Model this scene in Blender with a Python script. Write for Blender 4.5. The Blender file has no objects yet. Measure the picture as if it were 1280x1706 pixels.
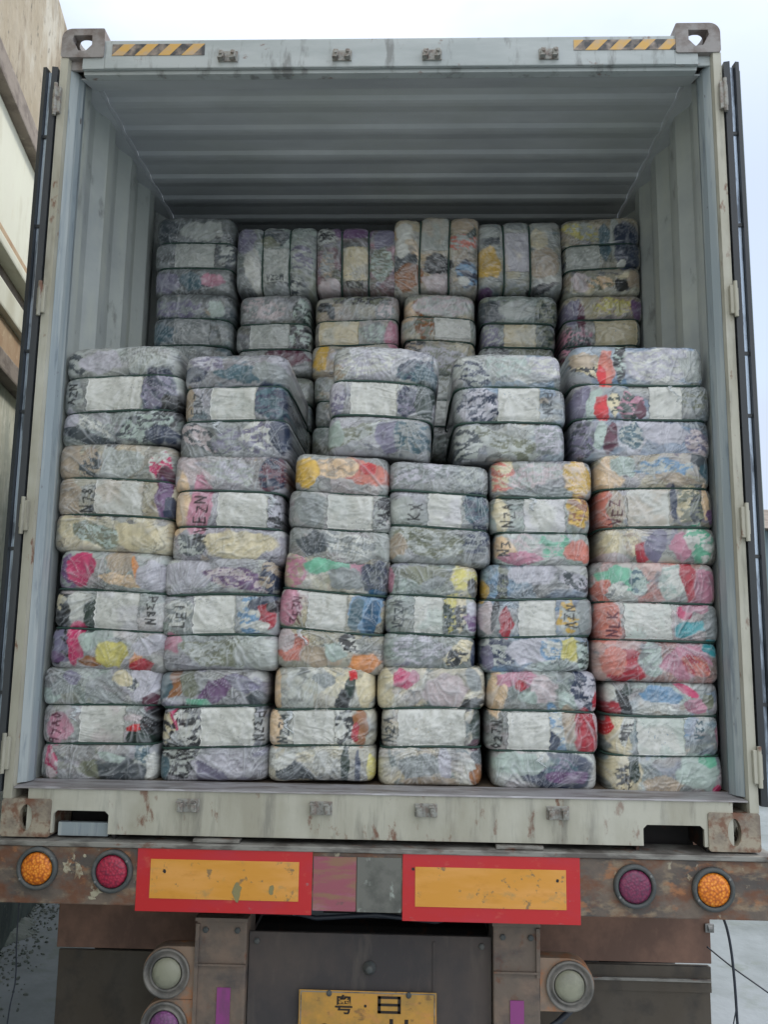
import bpy, bmesh, math, random
import numpy as np
from mathutils import Vector, Matrix
from mathutils.geometry import tessellate_polygon
R = math.radians
scene = bpy.context.scene
COLL = scene.collection
ZB = 1.2            # height of the container's underside above the ground

# ---------------------------------------------------------------- camera
cam_data = bpy.data.cameras.new('camera')
cam = bpy.data.objects.new('camera', cam_data); COLL.objects.link(cam)
cam_data.sensor_fit = 'HORIZONTAL'; cam_data.sensor_width = 36.0
cam_data.lens = 36.0*1411.93/1280
cam_data.clip_start = 0.05; cam_data.clip_end = 500
pit, yaw, rol = R(8.6549), R(-1.8687), R(.8066)
F = Vector((math.sin(yaw)*math.cos(pit), math.cos(yaw)*math.cos(pit), math.sin(pit)))
Rt = F.cross(Vector((0,0,1))).normalized(); Up = Rt.cross(F)
R2 = Rt*math.cos(rol)+Up*math.sin(rol); U2 = R2.cross(F)
m = Matrix((R2, U2, -F)).transposed().to_4x4(); m.translation = Vector((.1061,-2.834,.6415+ZB))
cam.matrix_world = m
scene.camera = cam

# ---------------------------------------------------------------- world, sun, exposure
SUN_EL, SUN_AZ = R(48), R(62)      # azimuth from +Y towards +X: behind the container, to the right
world = bpy.data.worlds.new('World'); scene.world = world; world.use_nodes = True
nt = world.node_tree; nt.nodes.clear()
wo = nt.nodes.new('ShaderNodeOutputWorld'); bg = nt.nodes.new('ShaderNodeBackground')
sky = nt.nodes.new('ShaderNodeTexSky'); sky.sky_type = 'NISHITA'; sky.sun_disc = False
sky.sun_elevation = SUN_EL; sky.sun_rotation = SUN_AZ; sky.dust_density = 1.5; sky.air_density = 1.0
tc = nt.nodes.new('ShaderNodeTexCoord'); mp = nt.nodes.new('ShaderNodeMapping'); mp.inputs['Scale'].default_value = (1.2,1.2,3.0)
nz = nt.nodes.new('ShaderNodeTexNoise'); nz.inputs['Scale'].default_value = 1.6; nz.inputs['Detail'].default_value = 5
cr = nt.nodes.new('ShaderNodeValToRGB'); cr.color_ramp.elements[0].position = .18; cr.color_ramp.elements[1].position = .55
mx = nt.nodes.new('ShaderNodeMix'); mx.data_type = 'RGBA'
sx = nt.nodes.new('ShaderNodeSeparateXYZ'); nt.links.new(tc.outputs['Generated'], sx.inputs[0])
zr = nt.nodes.new('ShaderNodeMapRange'); zr.interpolation_type = 'SMOOTHSTEP'; zr.inputs['From Min'].default_value = .45; zr.inputs['From Max'].default_value = 1.0; nt.links.new(sx.outputs[2], zr.inputs[0])
yr = nt.nodes.new('ShaderNodeMapRange'); yr.interpolation_type = 'SMOOTHSTEP'; yr.inputs['From Min'].default_value = .3; yr.inputs['From Max'].default_value = -.7; nt.links.new(sx.outputs[1], yr.inputs[0])
c1 = nt.nodes.new('ShaderNodeMix'); c1.data_type = 'RGBA'; c1.inputs[6].default_value = (3.55,4.05,4.95,1); c1.inputs[7].default_value = (8.2,8.5,8.9,1); nt.links.new(yr.outputs[0], c1.inputs[0])
c2 = nt.nodes.new('ShaderNodeMix'); c2.data_type = 'RGBA'; c2.inputs[7].default_value = (10.5,10.9,11.4,1); nt.links.new(zr.outputs[0], c2.inputs[0]); nt.links.new(c1.outputs[2], c2.inputs[6]); nt.links.new(c2.outputs[2], mx.inputs[7])
nt.links.new(tc.outputs['Generated'], mp.inputs[0]); nt.links.new(mp.outputs[0], nz.inputs['Vector'])
nt.links.new(nz.outputs[0], cr.inputs[0]); nt.links.new(cr.outputs[0], mx.inputs[0])
nt.links.new(sky.outputs[0], mx.inputs[6]); nt.links.new(mx.outputs[2], bg.inputs[0])
bg.inputs[1].default_value = 0.11
nt.links.new(bg.outputs[0], wo.inputs[0])
sd = bpy.data.lights.new('sun', 'SUN'); sd.energy = 1.25; sd.angle = R(12); sd.color = (1,.95,.87)
sun = bpy.data.objects.new('sun', sd); COLL.objects.link(sun)
tosun = Vector((math.cos(SUN_EL)*math.sin(SUN_AZ), math.cos(SUN_EL)*math.cos(SUN_AZ), math.sin(SUN_EL)))
sun.rotation_euler = tosun.to_track_quat('Z','Y').to_euler(); sun.location = (8,6,12)
scene.view_settings.view_transform = 'Standard'; scene.view_settings.look = 'None'
scene.view_settings.gamma = 1.0; scene.view_settings.exposure = 0.88
scene.cycles.max_bounces = 8; scene.cycles.diffuse_bounces = 5

# ---------------------------------------------------------------- helpers
def lin(c):
    c = np.asarray(c, float)
    return np.where(c <= .04045, c/12.92, ((c+.055)/1.055)**2.4)
def rgb(r, g, b):
    return tuple(float(x) for x in lin(np.array([r,g,b])/255.))+(1.0,)
def link(o, parent=None):
    COLL.objects.link(o)
    if parent is not None: o.parent = parent
    return o
def tag(o, label=None, cat=None, group=None, kind=None):
    if label: o['label'] = label
    if cat: o['category'] = cat
    if group: o['group'] = group
    if kind: o['kind'] = kind
    return o
def empty(name, loc, label, cat, group=None):
    o = bpy.data.objects.new(name, None); o.location = loc; o.empty_display_size = .1
    COLL.objects.link(o); return tag(o, label, cat, group)
class MB:
    """collects shapes; build() links them as one mesh object"""
    def __init__(s): s.bm = bmesh.new()
    def box(s, x0,x1,y0,y1,z0,z1, bev=0, rot=None, mi=0):
        g = bmesh.ops.create_cube(s.bm, size=1)['verts']
        M = Matrix.Translation(((x0+x1)/2,(y0+y1)/2,(z0+z1)/2)) @ (rot.to_4x4() if rot else Matrix()) @ Matrix.Diagonal((abs(x1-x0),abs(y1-y0),abs(z1-z0),1))
        bmesh.ops.transform(s.bm, matrix=M, verts=g)
        fs = {f for v in g for f in v.link_faces}
        if bev:
            es = list({e for v in g for e in v.link_edges})
            r = bmesh.ops.bevel(s.bm, geom=es, offset=bev, segments=2, profile=.6, affect='EDGES')
            fs = set(r['faces'])|{f for f in fs if f.is_valid}
        for f in fs: f.material_index = mi
        return s
    def prism(s, poly, axis, a, b, holes=(), mi=0):
        """extrude 2D polygon (with holes) along axis from a to b. axis 'y': poly is (x,z); 'x': (y,z); 'z': (x,y)"""
        def P(p, t): return {'y':(p[0],t,p[1]),'x':(t,p[0],p[1]),'z':(p[0],p[1],t)}[axis]
        loops = [list(poly)]+[list(h) for h in holes]
        tris = tessellate_polygon([[Vector((p[0],p[1],0)) for p in l] for l in loops])
        flat = [p for l in loops for p in l]
        va = [s.bm.verts.new(P(p,a)) for p in flat]; vb = [s.bm.verts.new(P(p,b)) for p in flat]
        for t in tris:
            for vs in ([va[i] for i in t], [vb[i] for i in reversed(t)]):
                try: s.bm.faces.new(vs).material_index = mi
                except ValueError: pass
        i = 0
        for l in loops:
            n = len(l)
            for k in range(n):
                q = (k+1) % n
                try: s.bm.faces.new((va[i+k],va[i+q],vb[i+q],vb[i+k])).material_index = mi
                except ValueError: pass
            i += n
        return s
    def cyl(s, p, q, r, r2=None, n=24, mi=0):
        p, q = Vector(p), Vector(q); d = q-p
        g = bmesh.ops.create_cone(s.bm, cap_ends=True, segments=n, radius1=r, radius2=r if r2 is None else r2, depth=d.length)['verts']
        M = Matrix.Translation((p+q)/2) @ d.to_track_quat('Z','Y').to_matrix().to_4x4()
        bmesh.ops.transform(s.bm, matrix=M, verts=g)
        for f in {f for v in g for f in v.link_faces}: f.material_index = mi
        return s
    def lathe(s, prof, c, n=32, mi=0):
        """prof: list of (radius, y offset), turned about the y axis through c"""
        rings = []
        for r, y in prof:
            rings.append([s.bm.verts.new((c[0]+r*math.cos(2*math.pi*k/n), c[1]+y, c[2]+r*math.sin(2*math.pi*k/n))) for k in range(n)])
        for a, b in zip(rings, rings[1:]):
            for k in range(n):
                s.bm.faces.new((a[k],a[(k+1)%n],b[(k+1)%n],b[k])).material_index = mi
        s.bm.faces.new(rings[0]).material_index = mi; s.bm.faces.new(rings[-1]).material_index = mi
        return s
    def tube(s, pts, r, n=8, closed=False):
        pts = [Vector(p) for p in pts]; rings = []; N = len(pts)
        for i, p in enumerate(pts):
            a = pts[(i-1)%N] if (closed or i) else p; b = pts[(i+1)%N] if (closed or i < N-1) else p
            d = (b-a).normalized(); u = d.cross(Vector((0,0,1)) if abs(d.z) < .9 else Vector((1,0,0))).normalized(); w = d.cross(u)
            rings.append([s.bm.verts.new(p+u*r*math.cos(2*math.pi*k/n)+w*r*math.sin(2*math.pi*k/n)) for k in range(n)])
        for i in range(N if closed else N-1):
            a, b = rings[i], rings[(i+1)%N]
            for k in range(n): s.bm.faces.new((a[k],a[(k+1)%n],b[(k+1)%n],b[k]))
        if not closed: s.bm.faces.new(rings[0]); s.bm.faces.new(rings[-1])
        return s
    def build(s, name, mats, parent=None, smooth=False, loc=None):
        bmesh.ops.recalc_face_normals(s.bm, faces=s.bm.faces[:])
        me = bpy.data.meshes.new(name); s.bm.to_mesh(me); s.bm.free()
        for mt in (mats if isinstance(mats,(list,tuple)) else [mats]): me.materials.append(mt)
        if smooth: me.polygons.foreach_set('use_smooth', [True]*len(me.polygons))
        o = bpy.data.objects.new(name, me)
        if loc: o.location = loc
        return link(o, parent)
def cut(o, cutters):
    """subtract cutter meshes from o, then drop the cutters"""
    for c in cutters:
        md = o.modifiers.new('cut','BOOLEAN'); md.operation = 'DIFFERENCE'; md.solver = 'EXACT'; md.object = c
    bpy.context.view_layer.update()
    me = bpy.data.meshes.new_from_object(o.evaluated_get(bpy.context.evaluated_depsgraph_get()))
    o.modifiers.clear(); old = o.data; me.name = old.name+'_cut'; o.data = me
    for c in cutters: bpy.data.objects.remove(c, do_unlink=True)
    return o
def ngon(cx, cz, rx, rz, n=20, a0=0.0):
    return [(cx+rx*math.cos(a0+2*math.pi*k/n), cz+rz*math.sin(a0+2*math.pi*k/n)) for k in range(n)]

# ---------------------------------------------------------------- materials
def mat(name, col, rough=.6, metal=0, layers=(), bump=(), spec=.5, coat=0):
    """layers: (colour, noise scale xyz, detail, threshold lo, hi, strength); bump: (scale xyz, detail, strength, distance)"""
    m = bpy.data.materials.new(name); m.use_nodes = True; t = m.node_tree; b = t.nodes['Principled BSDF']
    b.inputs['Roughness'].default_value = rough; b.inputs['Metallic'].default_value = metal
    b.inputs['Specular IOR Level'].default_value = spec; b.inputs['Coat Weight'].default_value = coat
    tc = t.nodes.new('ShaderNodeTexCoord'); out = None
    c0 = t.nodes.new('ShaderNodeRGB'); c0.outputs[0].default_value = col; out = c0.outputs[0]
    for i, (c, sc, det, lo, hi, st) in enumerate(layers):
        mp = t.nodes.new('ShaderNodeMapping'); mp.inputs['Scale'].default_value = sc; mp.inputs['Location'].default_value = (i*7.3,i*3.1,i*5.7)
        n = t.nodes.new('ShaderNodeTexNoise'); n.inputs['Scale'].default_value = 1; n.inputs['Detail'].default_value = det; n.inputs['Roughness'].default_value = .62
        r = t.nodes.new('ShaderNodeMapRange'); r.inputs['From Min'].default_value = lo; r.inputs['From Max'].default_value = hi; r.inputs['To Max'].default_value = st
        mx = t.nodes.new('ShaderNodeMix'); mx.data_type = 'RGBA'; mx.inputs[7].default_value = c
        t.links.new(tc.outputs['Object'], mp.inputs[0]); t.links.new(mp.outputs[0], n.inputs['Vector']); t.links.new(n.outputs[0], r.inputs[0])
        t.links.new(r.outputs[0], mx.inputs[0]); t.links.new(out, mx.inputs[6]); out = mx.outputs[2]
    t.links.new(out, b.inputs['Base Color'])
    prev = None
    for sc, det, st, dist in bump:
        mp = t.nodes.new('ShaderNodeMapping'); mp.inputs['Scale'].default_value = sc
        n = t.nodes.new('ShaderNodeTexNoise'); n.inputs['Scale'].default_value = 1; n.inputs['Detail'].default_value = det
        bp = t.nodes.new('ShaderNodeBump'); bp.inputs['Strength'].default_value = st; bp.inputs['Distance'].default_value = dist
        t.links.new(tc.outputs['Object'], mp.inputs[0]); t.links.new(mp.outputs[0], n.inputs['Vector']); t.links.new(n.outputs[0], bp.inputs['Height'])
        if prev: t.links.new(prev, bp.inputs['Normal'])
        prev = bp.outputs[0]
    if prev: t.links.new(prev, b.inputs['Normal'])
    return m
RUST = rgb(110,66,44); DRUST = rgb(66,44,36); GRIME = rgb(84,82,78)
M = {}
M['frame_paint'] = mat('faded cream container paint', rgb(178,176,162), .55, 0,
    [(rgb(150,146,130),(6,6,1.2),6,.42,.62,.7),(GRIME,(22,22,3),8,.53,.68,.5),(RUST,(20,20,9),9,.60,.67,.85),(rgb(205,205,195),(3,3,3),4,.5,.7,.4)],
    [((30,30,30),6,.25,.004)])
M['header_paint'] = mat('faded grey green header paint', rgb(176,182,182), .5, 0,
    [(rgb(150,158,158),(2,2,9),5,.42,.62,.6),(GRIME,(18,18,5),8,.55,.67,.6),(RUST,(14,26,20),9,.63,.69,.7)],
    [((20,20,20),4,.2,.003)])
M['jamb_paint'] = mat('bluish grey jamb paint', rgb(142,153,158), .45, 0,
    [(rgb(176,182,180),(26,26,1.5),7,.50,.62,.6),(rgb(92,104,116),(26,26,3),7,.56,.66,.6),(DRUST,(40,40,16),8,.67,.72,.8)])
M['inner_paint'] = mat('dull grey green interior paint', rgb(184,190,186), .5, 0,
    [(rgb(158,164,166),(3,1.5,3),5,.40,.62,.7),(rgb(196,200,186),(8,8,2),5,.5,.7,.5),(GRIME,(14,14,6),8,.6,.7,.5)],
    [((6,6,6),3,.25,.01)])
M['roof_paint'] = mat('grey interior roof paint', rgb(202,206,208), .42, 0,
    [(rgb(176,180,184),(1.2,3,3),5,.40,.62,.7),(rgb(178,184,178),(1.5,2,6),5,.5,.7,.5)],
    [((2.5,5,5),4,.4,.012)])
M['outer_paint'] = mat('container outer paint', rgb(150,156,152), .5, 0, [(RUST,(8,8,8),8,.62,.7,.8)])
M['ply'] = mat('worn plywood floor', rgb(96,82,66), .8, 0, [(rgb(60,52,44),(3,18,18),6,.45,.65,.7)])
M['casting'] = mat('rusty cream corner casting', rgb(160,150,132), .6, 0,
    [(rgb(112,100,90),(14,14,14),6,.42,.62,.85),(RUST,(20,20,20),8,.52,.64,.8),(DRUST,(30,30,30),8,.6,.7,.8)], [((40,40,40),6,.4,.006)])
M['casting_top'] = mat('weathered brown grey corner casting', rgb(142,138,136), .6, 0,
    [(rgb(104,92,86),(16,16,16),6,.42,.62,.85),(RUST,(24,24,24),8,.6,.7,.6)], [((40,40,40),6,.4,.006)])
M['threshold'] = mat('scuffed threshold steel', rgb(150,148,150), .5, .2, [(rgb(108,102,100),(5,30,30),7,.45,.6,.8),(rgb(176,176,180),(9,40,40),7,.55,.66,.7)])
M['steel'] = mat('worn bare steel', rgb(130,130,128), .45, .6, [(RUST,(30,30,30),8,.58,.68,.8)])
M['rubber'] = mat('black door gasket rubber', rgb(44,48,52), .35, 0, [(rgb(60,62,64),(30,30,3),6,.5,.7,.6)])
M['gasket_glint'] = mat('gasket retaining strip with painted glint', rgb(170,184,200), .25, .5, [(rgb(70,76,84),(30,30,5),7,.5,.6,.8)])  # pale metal strip, its bright tone painting the glint along the gasket
M['door_edge'] = mat('grey green door edge', rgb(110,122,118), .5, 0, [(GRIME,(30,30,3),6,.5,.65,.7)])
M['bumper'] = mat('mud stained grey bumper steel', rgb(118,104,92), .65, .1,
    [(rgb(76,72,70),(5,5,7),6,.40,.60,.85),(rgb(150,132,108),(12,12,22),8,.52,.62,.7),(rgb(112,72,50),(7,7,12),9,.46,.58,.85),(rgb(164,112,74),(10,10,16),9,.58,.66,.75),(rgb(176,168,146),(22,22,14),9,.64,.68,.7)],
    [((40,40,40),7,.5,.005)])
M['bumper_lip'] = mat('scuffed bumper lip', rgb(140,138,132), .5, .2, [(rgb(80,74,70),(8,8,30),8,.45,.6,.8),(RUST,(16,16,30),8,.6,.68,.7)])
M['post'] = mat('muddy grey post steel', rgb(112,100,90), .7, .1,
    [(rgb(132,112,98),(12,12,12),7,.48,.62,.7),(RUST,(18,18,14),8,.58,.68,.7),(rgb(70,68,70),(6,6,9),5,.5,.65,.7)], [((40,40,40),6,.5,.005)])
M['mud'] = mat('dark dust coated panel', rgb(84,76,72), .85, 0, [(rgb(62,60,62),(4,4,3),6,.42,.62,.8),(rgb(104,96,88),(16,16,4),7,.55,.7,.5)], [((30,30,8),5,.3,.004)])
M['guard'] = mat('rust brown mudguard', rgb(134,102,86), .75, 0, [(rgb(96,74,64),(5,5,4),6,.42,.6,.8),(rgb(136,104,88),(14,14,9),7,.56,.7,.6)], [((30,30,30),5,.3,.004)])
M['flap'] = mat('dark rubber mud flap', rgb(80,72,62), .8, 0, [(rgb(88,82,74),(5,5,3),6,.45,.65,.7),(rgb(44,44,46),(9,9,9),6,.5,.7,.6)], [((20,20,20),5,.3,.004)])
M['dark'] = mat('dark greasy chassis steel', rgb(48,46,46), .7, .2, [(RUST,(10,10,10),8,.55,.7,.6)])
M['tyre'] = mat('black tyre rubber', rgb(36,36,36), .85, 0, [(rgb(84,78,70),(8,8,8),6,.5,.7,.6)])
M['rim'] = mat('dusty wheel rim', rgb(130,124,116), .6, .3, [(RUST,(12,12,12),7,.55,.7,.8)])
M['red_tape'] = mat('faded red reflective film', rgb(190,34,38), .35, 0, [(rgb(180,44,62),(5,5,8),5,.48,.66,.6),(rgb(196,96,76),(18,18,30),8,.6,.7,.5),(rgb(140,120,120),(22,22,40),9,.66,.71,.7)], spec=.6)
M['amber_tape'] = mat('faded amber reflective film', rgb(212,148,54), .35, 0, [(rgb(222,160,84),(3,3,14),6,.42,.62,.8),(rgb(196,132,40),(9,9,24),6,.55,.7,.6),(rgb(150,132,92),(14,14,20),9,.58,.68,.6),(rgb(110,100,78),(30,30,30),9,.63,.68,.8)], spec=.6)
M['pink_tape'] = mat('scuffed faded pink film', rgb(150,84,96), .5, 0, [(rgb(140,110,84),(6,6,34),6,.46,.58,.85),(rgb(168,110,140),(5,5,26),6,.54,.66,.7),(GRIME,(20,20,34),8,.6,.7,.8)])
M['grey_plate'] = mat('scratched grey plate', rgb(112,112,106), .5, .2, [(rgb(176,184,176),(24,24,14),9,.56,.64,.9),(rgb(74,76,72),(12,12,12),7,.48,.66,.7)])
M['lamp_rubber'] = mat('grey rubber lamp ring', rgb(72,76,76), .6, 0, [(rgb(110,106,100),(20,20,20),6,.5,.7,.6)])
M['lamp_ring'] = mat('dusty grey lamp ring', rgb(124,120,114), .6, .1, [(rgb(80,80,78),(14,14,14),6,.46,.62,.8)])
M['lamp_white'] = mat('dusty clear reversing lens', rgb(146,146,128), .4, 0, [(rgb(112,112,100),(16,16,16),5,.45,.65,.7)], [((90,90,90),2,.4,.002)])
M['lamp_tin'] = mat('dusty orange grey lamp bracket', rgb(146,124,106), .6, .1, [(rgb(176,112,66),(12,12,12),6,.48,.6,.8),(rgb(96,94,92),(9,9,9),6,.52,.7,.7)])
M['violet'] = mat('faded magenta tape', rgb(140,66,126), .5, 0, [(rgb(104,70,96),(20,20,9),7,.5,.66,.7)])
M['plate_yellow'] = mat('dusty yellow number plate', rgb(198,148,66), .45, 0, [(rgb(160,128,70),(11,11,11),8,.44,.6,.8),(rgb(120,92,60),(18,18,30),9,.58,.66,.8),(rgb(206,136,92),(9,9,18),7,.55,.7,.5)])
M['plate_ink'] = mat('black plate lettering', rgb(40,32,26), .6, 0)
M['peel'] = mat('flaking pale paint', rgb(170,164,142), .7, 0, [(rgb(120,96,74),(40,40,40),7,.48,.6,.9)])
M['scuff'] = mat('olive grey scuff', rgb(136,128,88), .7, 0, [(rgb(100,98,84),(30,30,30),6,.45,.6,.9)])
M['cable'] = mat('black cable', rgb(40,46,56), .5, 0)
M['strap'] = mat('dark green strapping cord', rgb(44,70,62), .6, 0)

def lens_mat(name, c1, c2, c3):
    m = bpy.data.materials.new(name); m.use_nodes = True; t = m.node_tree; b = t.nodes['Principled BSDF']
    tc = t.nodes.new('ShaderNodeTexCoord'); v = t.nodes.new('ShaderNodeTexVoronoi'); v.inputs['Scale'].default_value = 120
    r = t.nodes.new('ShaderNodeValToRGB'); e = r.color_ramp.elements
    e[0].color = c1; e[0].position = .1; e[1].color = c3; e[1].position = .85; x = e.new(.45); x.color = c2
    t.links.new(tc.outputs['Object'], v.inputs['Vector']); t.links.new(v.outputs['Distance'], r.inputs[0]); t.links.new(r.outputs[0], b.inputs['Base Color'])
    bp = t.nodes.new('ShaderNodeBump'); bp.inputs['Strength'].default_value = .5; bp.inputs['Distance'].default_value = .003
    t.links.new(v.outputs['Distance'], bp.inputs['Height']); t.links.new(bp.outputs[0], b.inputs['Normal'])
    b.inputs['Roughness'].default_value = .38; return m
M['lens_amber'] = lens_mat('amber reflector lens', rgb(244,166,64), rgb(222,124,32), rgb(166,84,28))
M['lens_red'] = lens_mat('dusty crimson lens', rgb(180,48,76), rgb(164,40,66), rgb(124,38,62))
M['lens_plum'] = lens_mat('dusty plum lens', rgb(132,56,84), rgb(118,48,80), rgb(96,52,76))
M['lens_violet'] = lens_mat('dusty violet lens', rgb(134,84,132), rgb(122,70,118), rgb(104,72,104))

def hazard_mat():
    m = bpy.data.materials.new('worn black and yellow hazard film'); m.use_nodes = True; t = m.node_tree; b = t.nodes['Principled BSDF']
    tc = t.nodes.new('ShaderNodeTexCoord'); s = t.nodes.new('ShaderNodeSeparateXYZ'); t.links.new(tc.outputs['Object'], s.inputs[0])
    def mth(op, a, c=None):
        n = t.nodes.new('ShaderNodeMath'); n.operation = op
        for i, v in enumerate((a, c)):
            if v is None: continue
            if isinstance(v,(int,float)): n.inputs[i].default_value = v
            else: t.links.new(v, n.inputs[i])
        return n.outputs[0]
    k = mth('FRACT', mth('DIVIDE', mth('SUBTRACT', s.outputs[0], mth('MULTIPLY', s.outputs[2], .95)), .0875))
    g = mth('GREATER_THAN', k, .5)
    mx = t.nodes.new('ShaderNodeMix'); mx.data_type = 'RGBA'; mx.inputs[6].default_value = rgb(206,164,90); mx.inputs[7].default_value = rgb(66,66,68)
    t.links.new(g, mx.inputs[0])
    n = t.nodes.new('ShaderNodeTexNoise'); n.inputs['Scale'].default_value = 26; n.inputs['Detail'].default_value = 7; t.links.new(tc.outputs['Object'], n.inputs['Vector'])
    r = t.nodes.new('ShaderNodeMapRange'); r.inputs['From Min'].default_value = .44; r.inputs['From Max'].default_value = .66; r.inputs['To Max'].default_value = .75; t.links.new(n.outputs[0], r.inputs[0])
    m2 = t.nodes.new('ShaderNodeMix'); m2.data_type = 'RGBA'; m2.inputs[7].default_value = rgb(176,160,146); t.links.new(r.outputs[0], m2.inputs[0]); t.links.new(mx.outputs[2], m2.inputs[6])
    t.links.new(m2.outputs[2], b.inputs['Base Color']); b.inputs['Roughness'].default_value = .5; return m
M['hazard'] = hazard_mat()

def film_mat(name, rough, streak):
    """clothing under stretched clear film: painted cloth colours, film creases as bump and a pale tint for milky folds and glints"""
    m = bpy.data.materials.new(name); m.use_nodes = True; t = m.node_tree; b = t.nodes['Principled BSDF']
    vc = t.nodes.new('ShaderNodeVertexColor'); vc.layer_name = 'cloth'
    tc = t.nodes.new('ShaderNodeTexCoord'); oi = t.nodes.new('ShaderNodeObjectInfo')
    ad = t.nodes.new('ShaderNodeVectorMath'); ad.operation = 'ADD'; cm = t.nodes.new('ShaderNodeVectorMath'); cm.operation = 'SCALE'; cm.inputs['Scale'].default_value = 37
    t.links.new(oi.outputs['Random'], cm.inputs[0]); t.links.new(tc.outputs['Object'], ad.inputs[0]); t.links.new(cm.outputs[0], ad.inputs[1])
    def mapped(sc, rot, src):
        mp = t.nodes.new('ShaderNodeMapping'); mp.inputs['Rotation'].default_value = (0,R(rot),0); mp.inputs['Scale'].default_value = sc; t.links.new(src, mp.inputs[0]); return mp.outputs[0]
    w = t.nodes.new('ShaderNodeTexNoise'); w.inputs['Scale'].default_value = 4; w.inputs['Detail'].default_value = 1; t.links.new(ad.outputs[0], w.inputs['Vector'])
    ws = t.nodes.new('ShaderNodeVectorMath'); ws.operation = 'SCALE'; ws.inputs['Scale'].default_value = .16; t.links.new(w.outputs['Color'], ws.inputs[0])
    wa = t.nodes.new('ShaderNodeVectorMath'); wa.operation = 'ADD'; t.links.new(ad.outputs[0], wa.inputs[0]); t.links.new(ws.outputs[0], wa.inputs[1])
    def ridged(vec):
        n = t.nodes.new('ShaderNodeTexNoise'); n.noise_type = 'RIDGED_MULTIFRACTAL'; n.inputs['Scale'].default_value = 1; n.inputs['Detail'].default_value = 2.5; t.links.new(vec, n.inputs['Vector']); return n.outputs[0]
    na = ridged(mapped((7,14,64), 24, wa.outputs[0])); nb = ridged(mapped((8,14,58), -38, wa.outputs[0]))
    sel = t.nodes.new('ShaderNodeTexNoise'); sel.inputs['Scale'].default_value = 7; sel.inputs['Detail'].default_value = 1; t.links.new(ad.outputs[0], sel.inputs['Vector'])
    sr = t.nodes.new('ShaderNodeMapRange'); sr.inputs['From Min'].default_value = .44; sr.inputs['From Max'].default_value = .56; t.links.new(sel.outputs[0], sr.inputs[0])
    n1 = t.nodes.new('ShaderNodeMix'); t.links.new(sr.outputs[0], n1.inputs[0]); t.links.new(na, n1.inputs[2]); t.links.new(nb, n1.inputs[3]); n1o = n1.outputs[0]
    rr = t.nodes.new('ShaderNodeMapRange'); rr.inputs['From Min'].default_value = .9; rr.inputs['From Max'].default_value = 1.7; rr.inputs['To Max'].default_value = streak; t.links.new(n1o, rr.inputs[0])
    mx = t.nodes.new('ShaderNodeMix'); mx.data_type = 'RGBA'; mx.inputs[7].default_value = rgb(222,228,232)
    t.links.new(rr.outputs[0], mx.inputs[0]); t.links.new(vc.outputs[0], mx.inputs[6]); t.links.new(mx.outputs[2], b.inputs['Base Color'])
    b1 = t.nodes.new('ShaderNodeBump'); b1.inputs['Strength'].default_value = .6; b1.inputs['Distance'].default_value = .005; t.links.new(n1o, b1.inputs['Height'])
    n2 = t.nodes.new('ShaderNodeTexNoise'); n2.inputs['Scale'].default_value = 45; n2.inputs['Detail'].default_value = 3; t.links.new(wa.outputs[0], n2.inputs['Vector'])
    b2 = t.nodes.new('ShaderNodeBump'); b2.inputs['Strength'].default_value = .35; b2.inputs['Distance'].default_value = .005; t.links.new(n2.outputs[0], b2.inputs['Height']); t.links.new(b1.outputs[0], b2.inputs['Normal'])
    t.links.new(b2.outputs[0], b.inputs['Normal'])
    b.inputs['Roughness'].default_value = rough; b.inputs['Specular IOR Level'].default_value = .3
    b.inputs['Coat Weight'].default_value = .75; b.inputs['Coat Roughness'].default_value = .09; t.links.new(b2.outputs[0], b.inputs['Coat Normal'])
    return m
M['film'] = film_mat('clothing under clear film', .40, .11)
M['tail'] = mat('crumpled clear film', rgb(214,220,224), .2, 0, [], [((60,60,30),4,.6,.004)]); M['tail'].node_tree.nodes['Principled BSDF'].inputs['Alpha'].default_value = .6
M['sheet'] = film_mat('pale sheet under clear film', .5, .12)

# ---------------------------------------------------------------- setting: ground
g = MB()
N = 90
xs = np.linspace(-60,60,N); vs = [[None]*N for _ in range(N)]
for i, x in enumerate(xs):
    for j, y in enumerate(xs+20):
        vs[i][j] = g.bm.verts.new((x,y,0))
for i in range(N-1):
    for j in range(N-1): g.bm.faces.new((vs[i][j],vs[i+1][j],vs[i+1][j+1],vs[i][j+1]))
M['concrete_ground'] = mat('pale worn concrete ground', rgb(132,139,142), .85, 0,
    [(rgb(106,113,113),(1.3,1.3,1),8,.42,.6,.8),(rgb(112,120,114),(4,4,4),9,.56,.66,.7),(rgb(150,156,162),(.6,.6,.6),5,.5,.7,.6),(rgb(70,74,70),(26,26,26),8,.68,.72,.8)],
    [((9,9,9),8,.5,.02)])
tag(g.build('ground', M['concrete_ground']), kind='structure')
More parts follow.
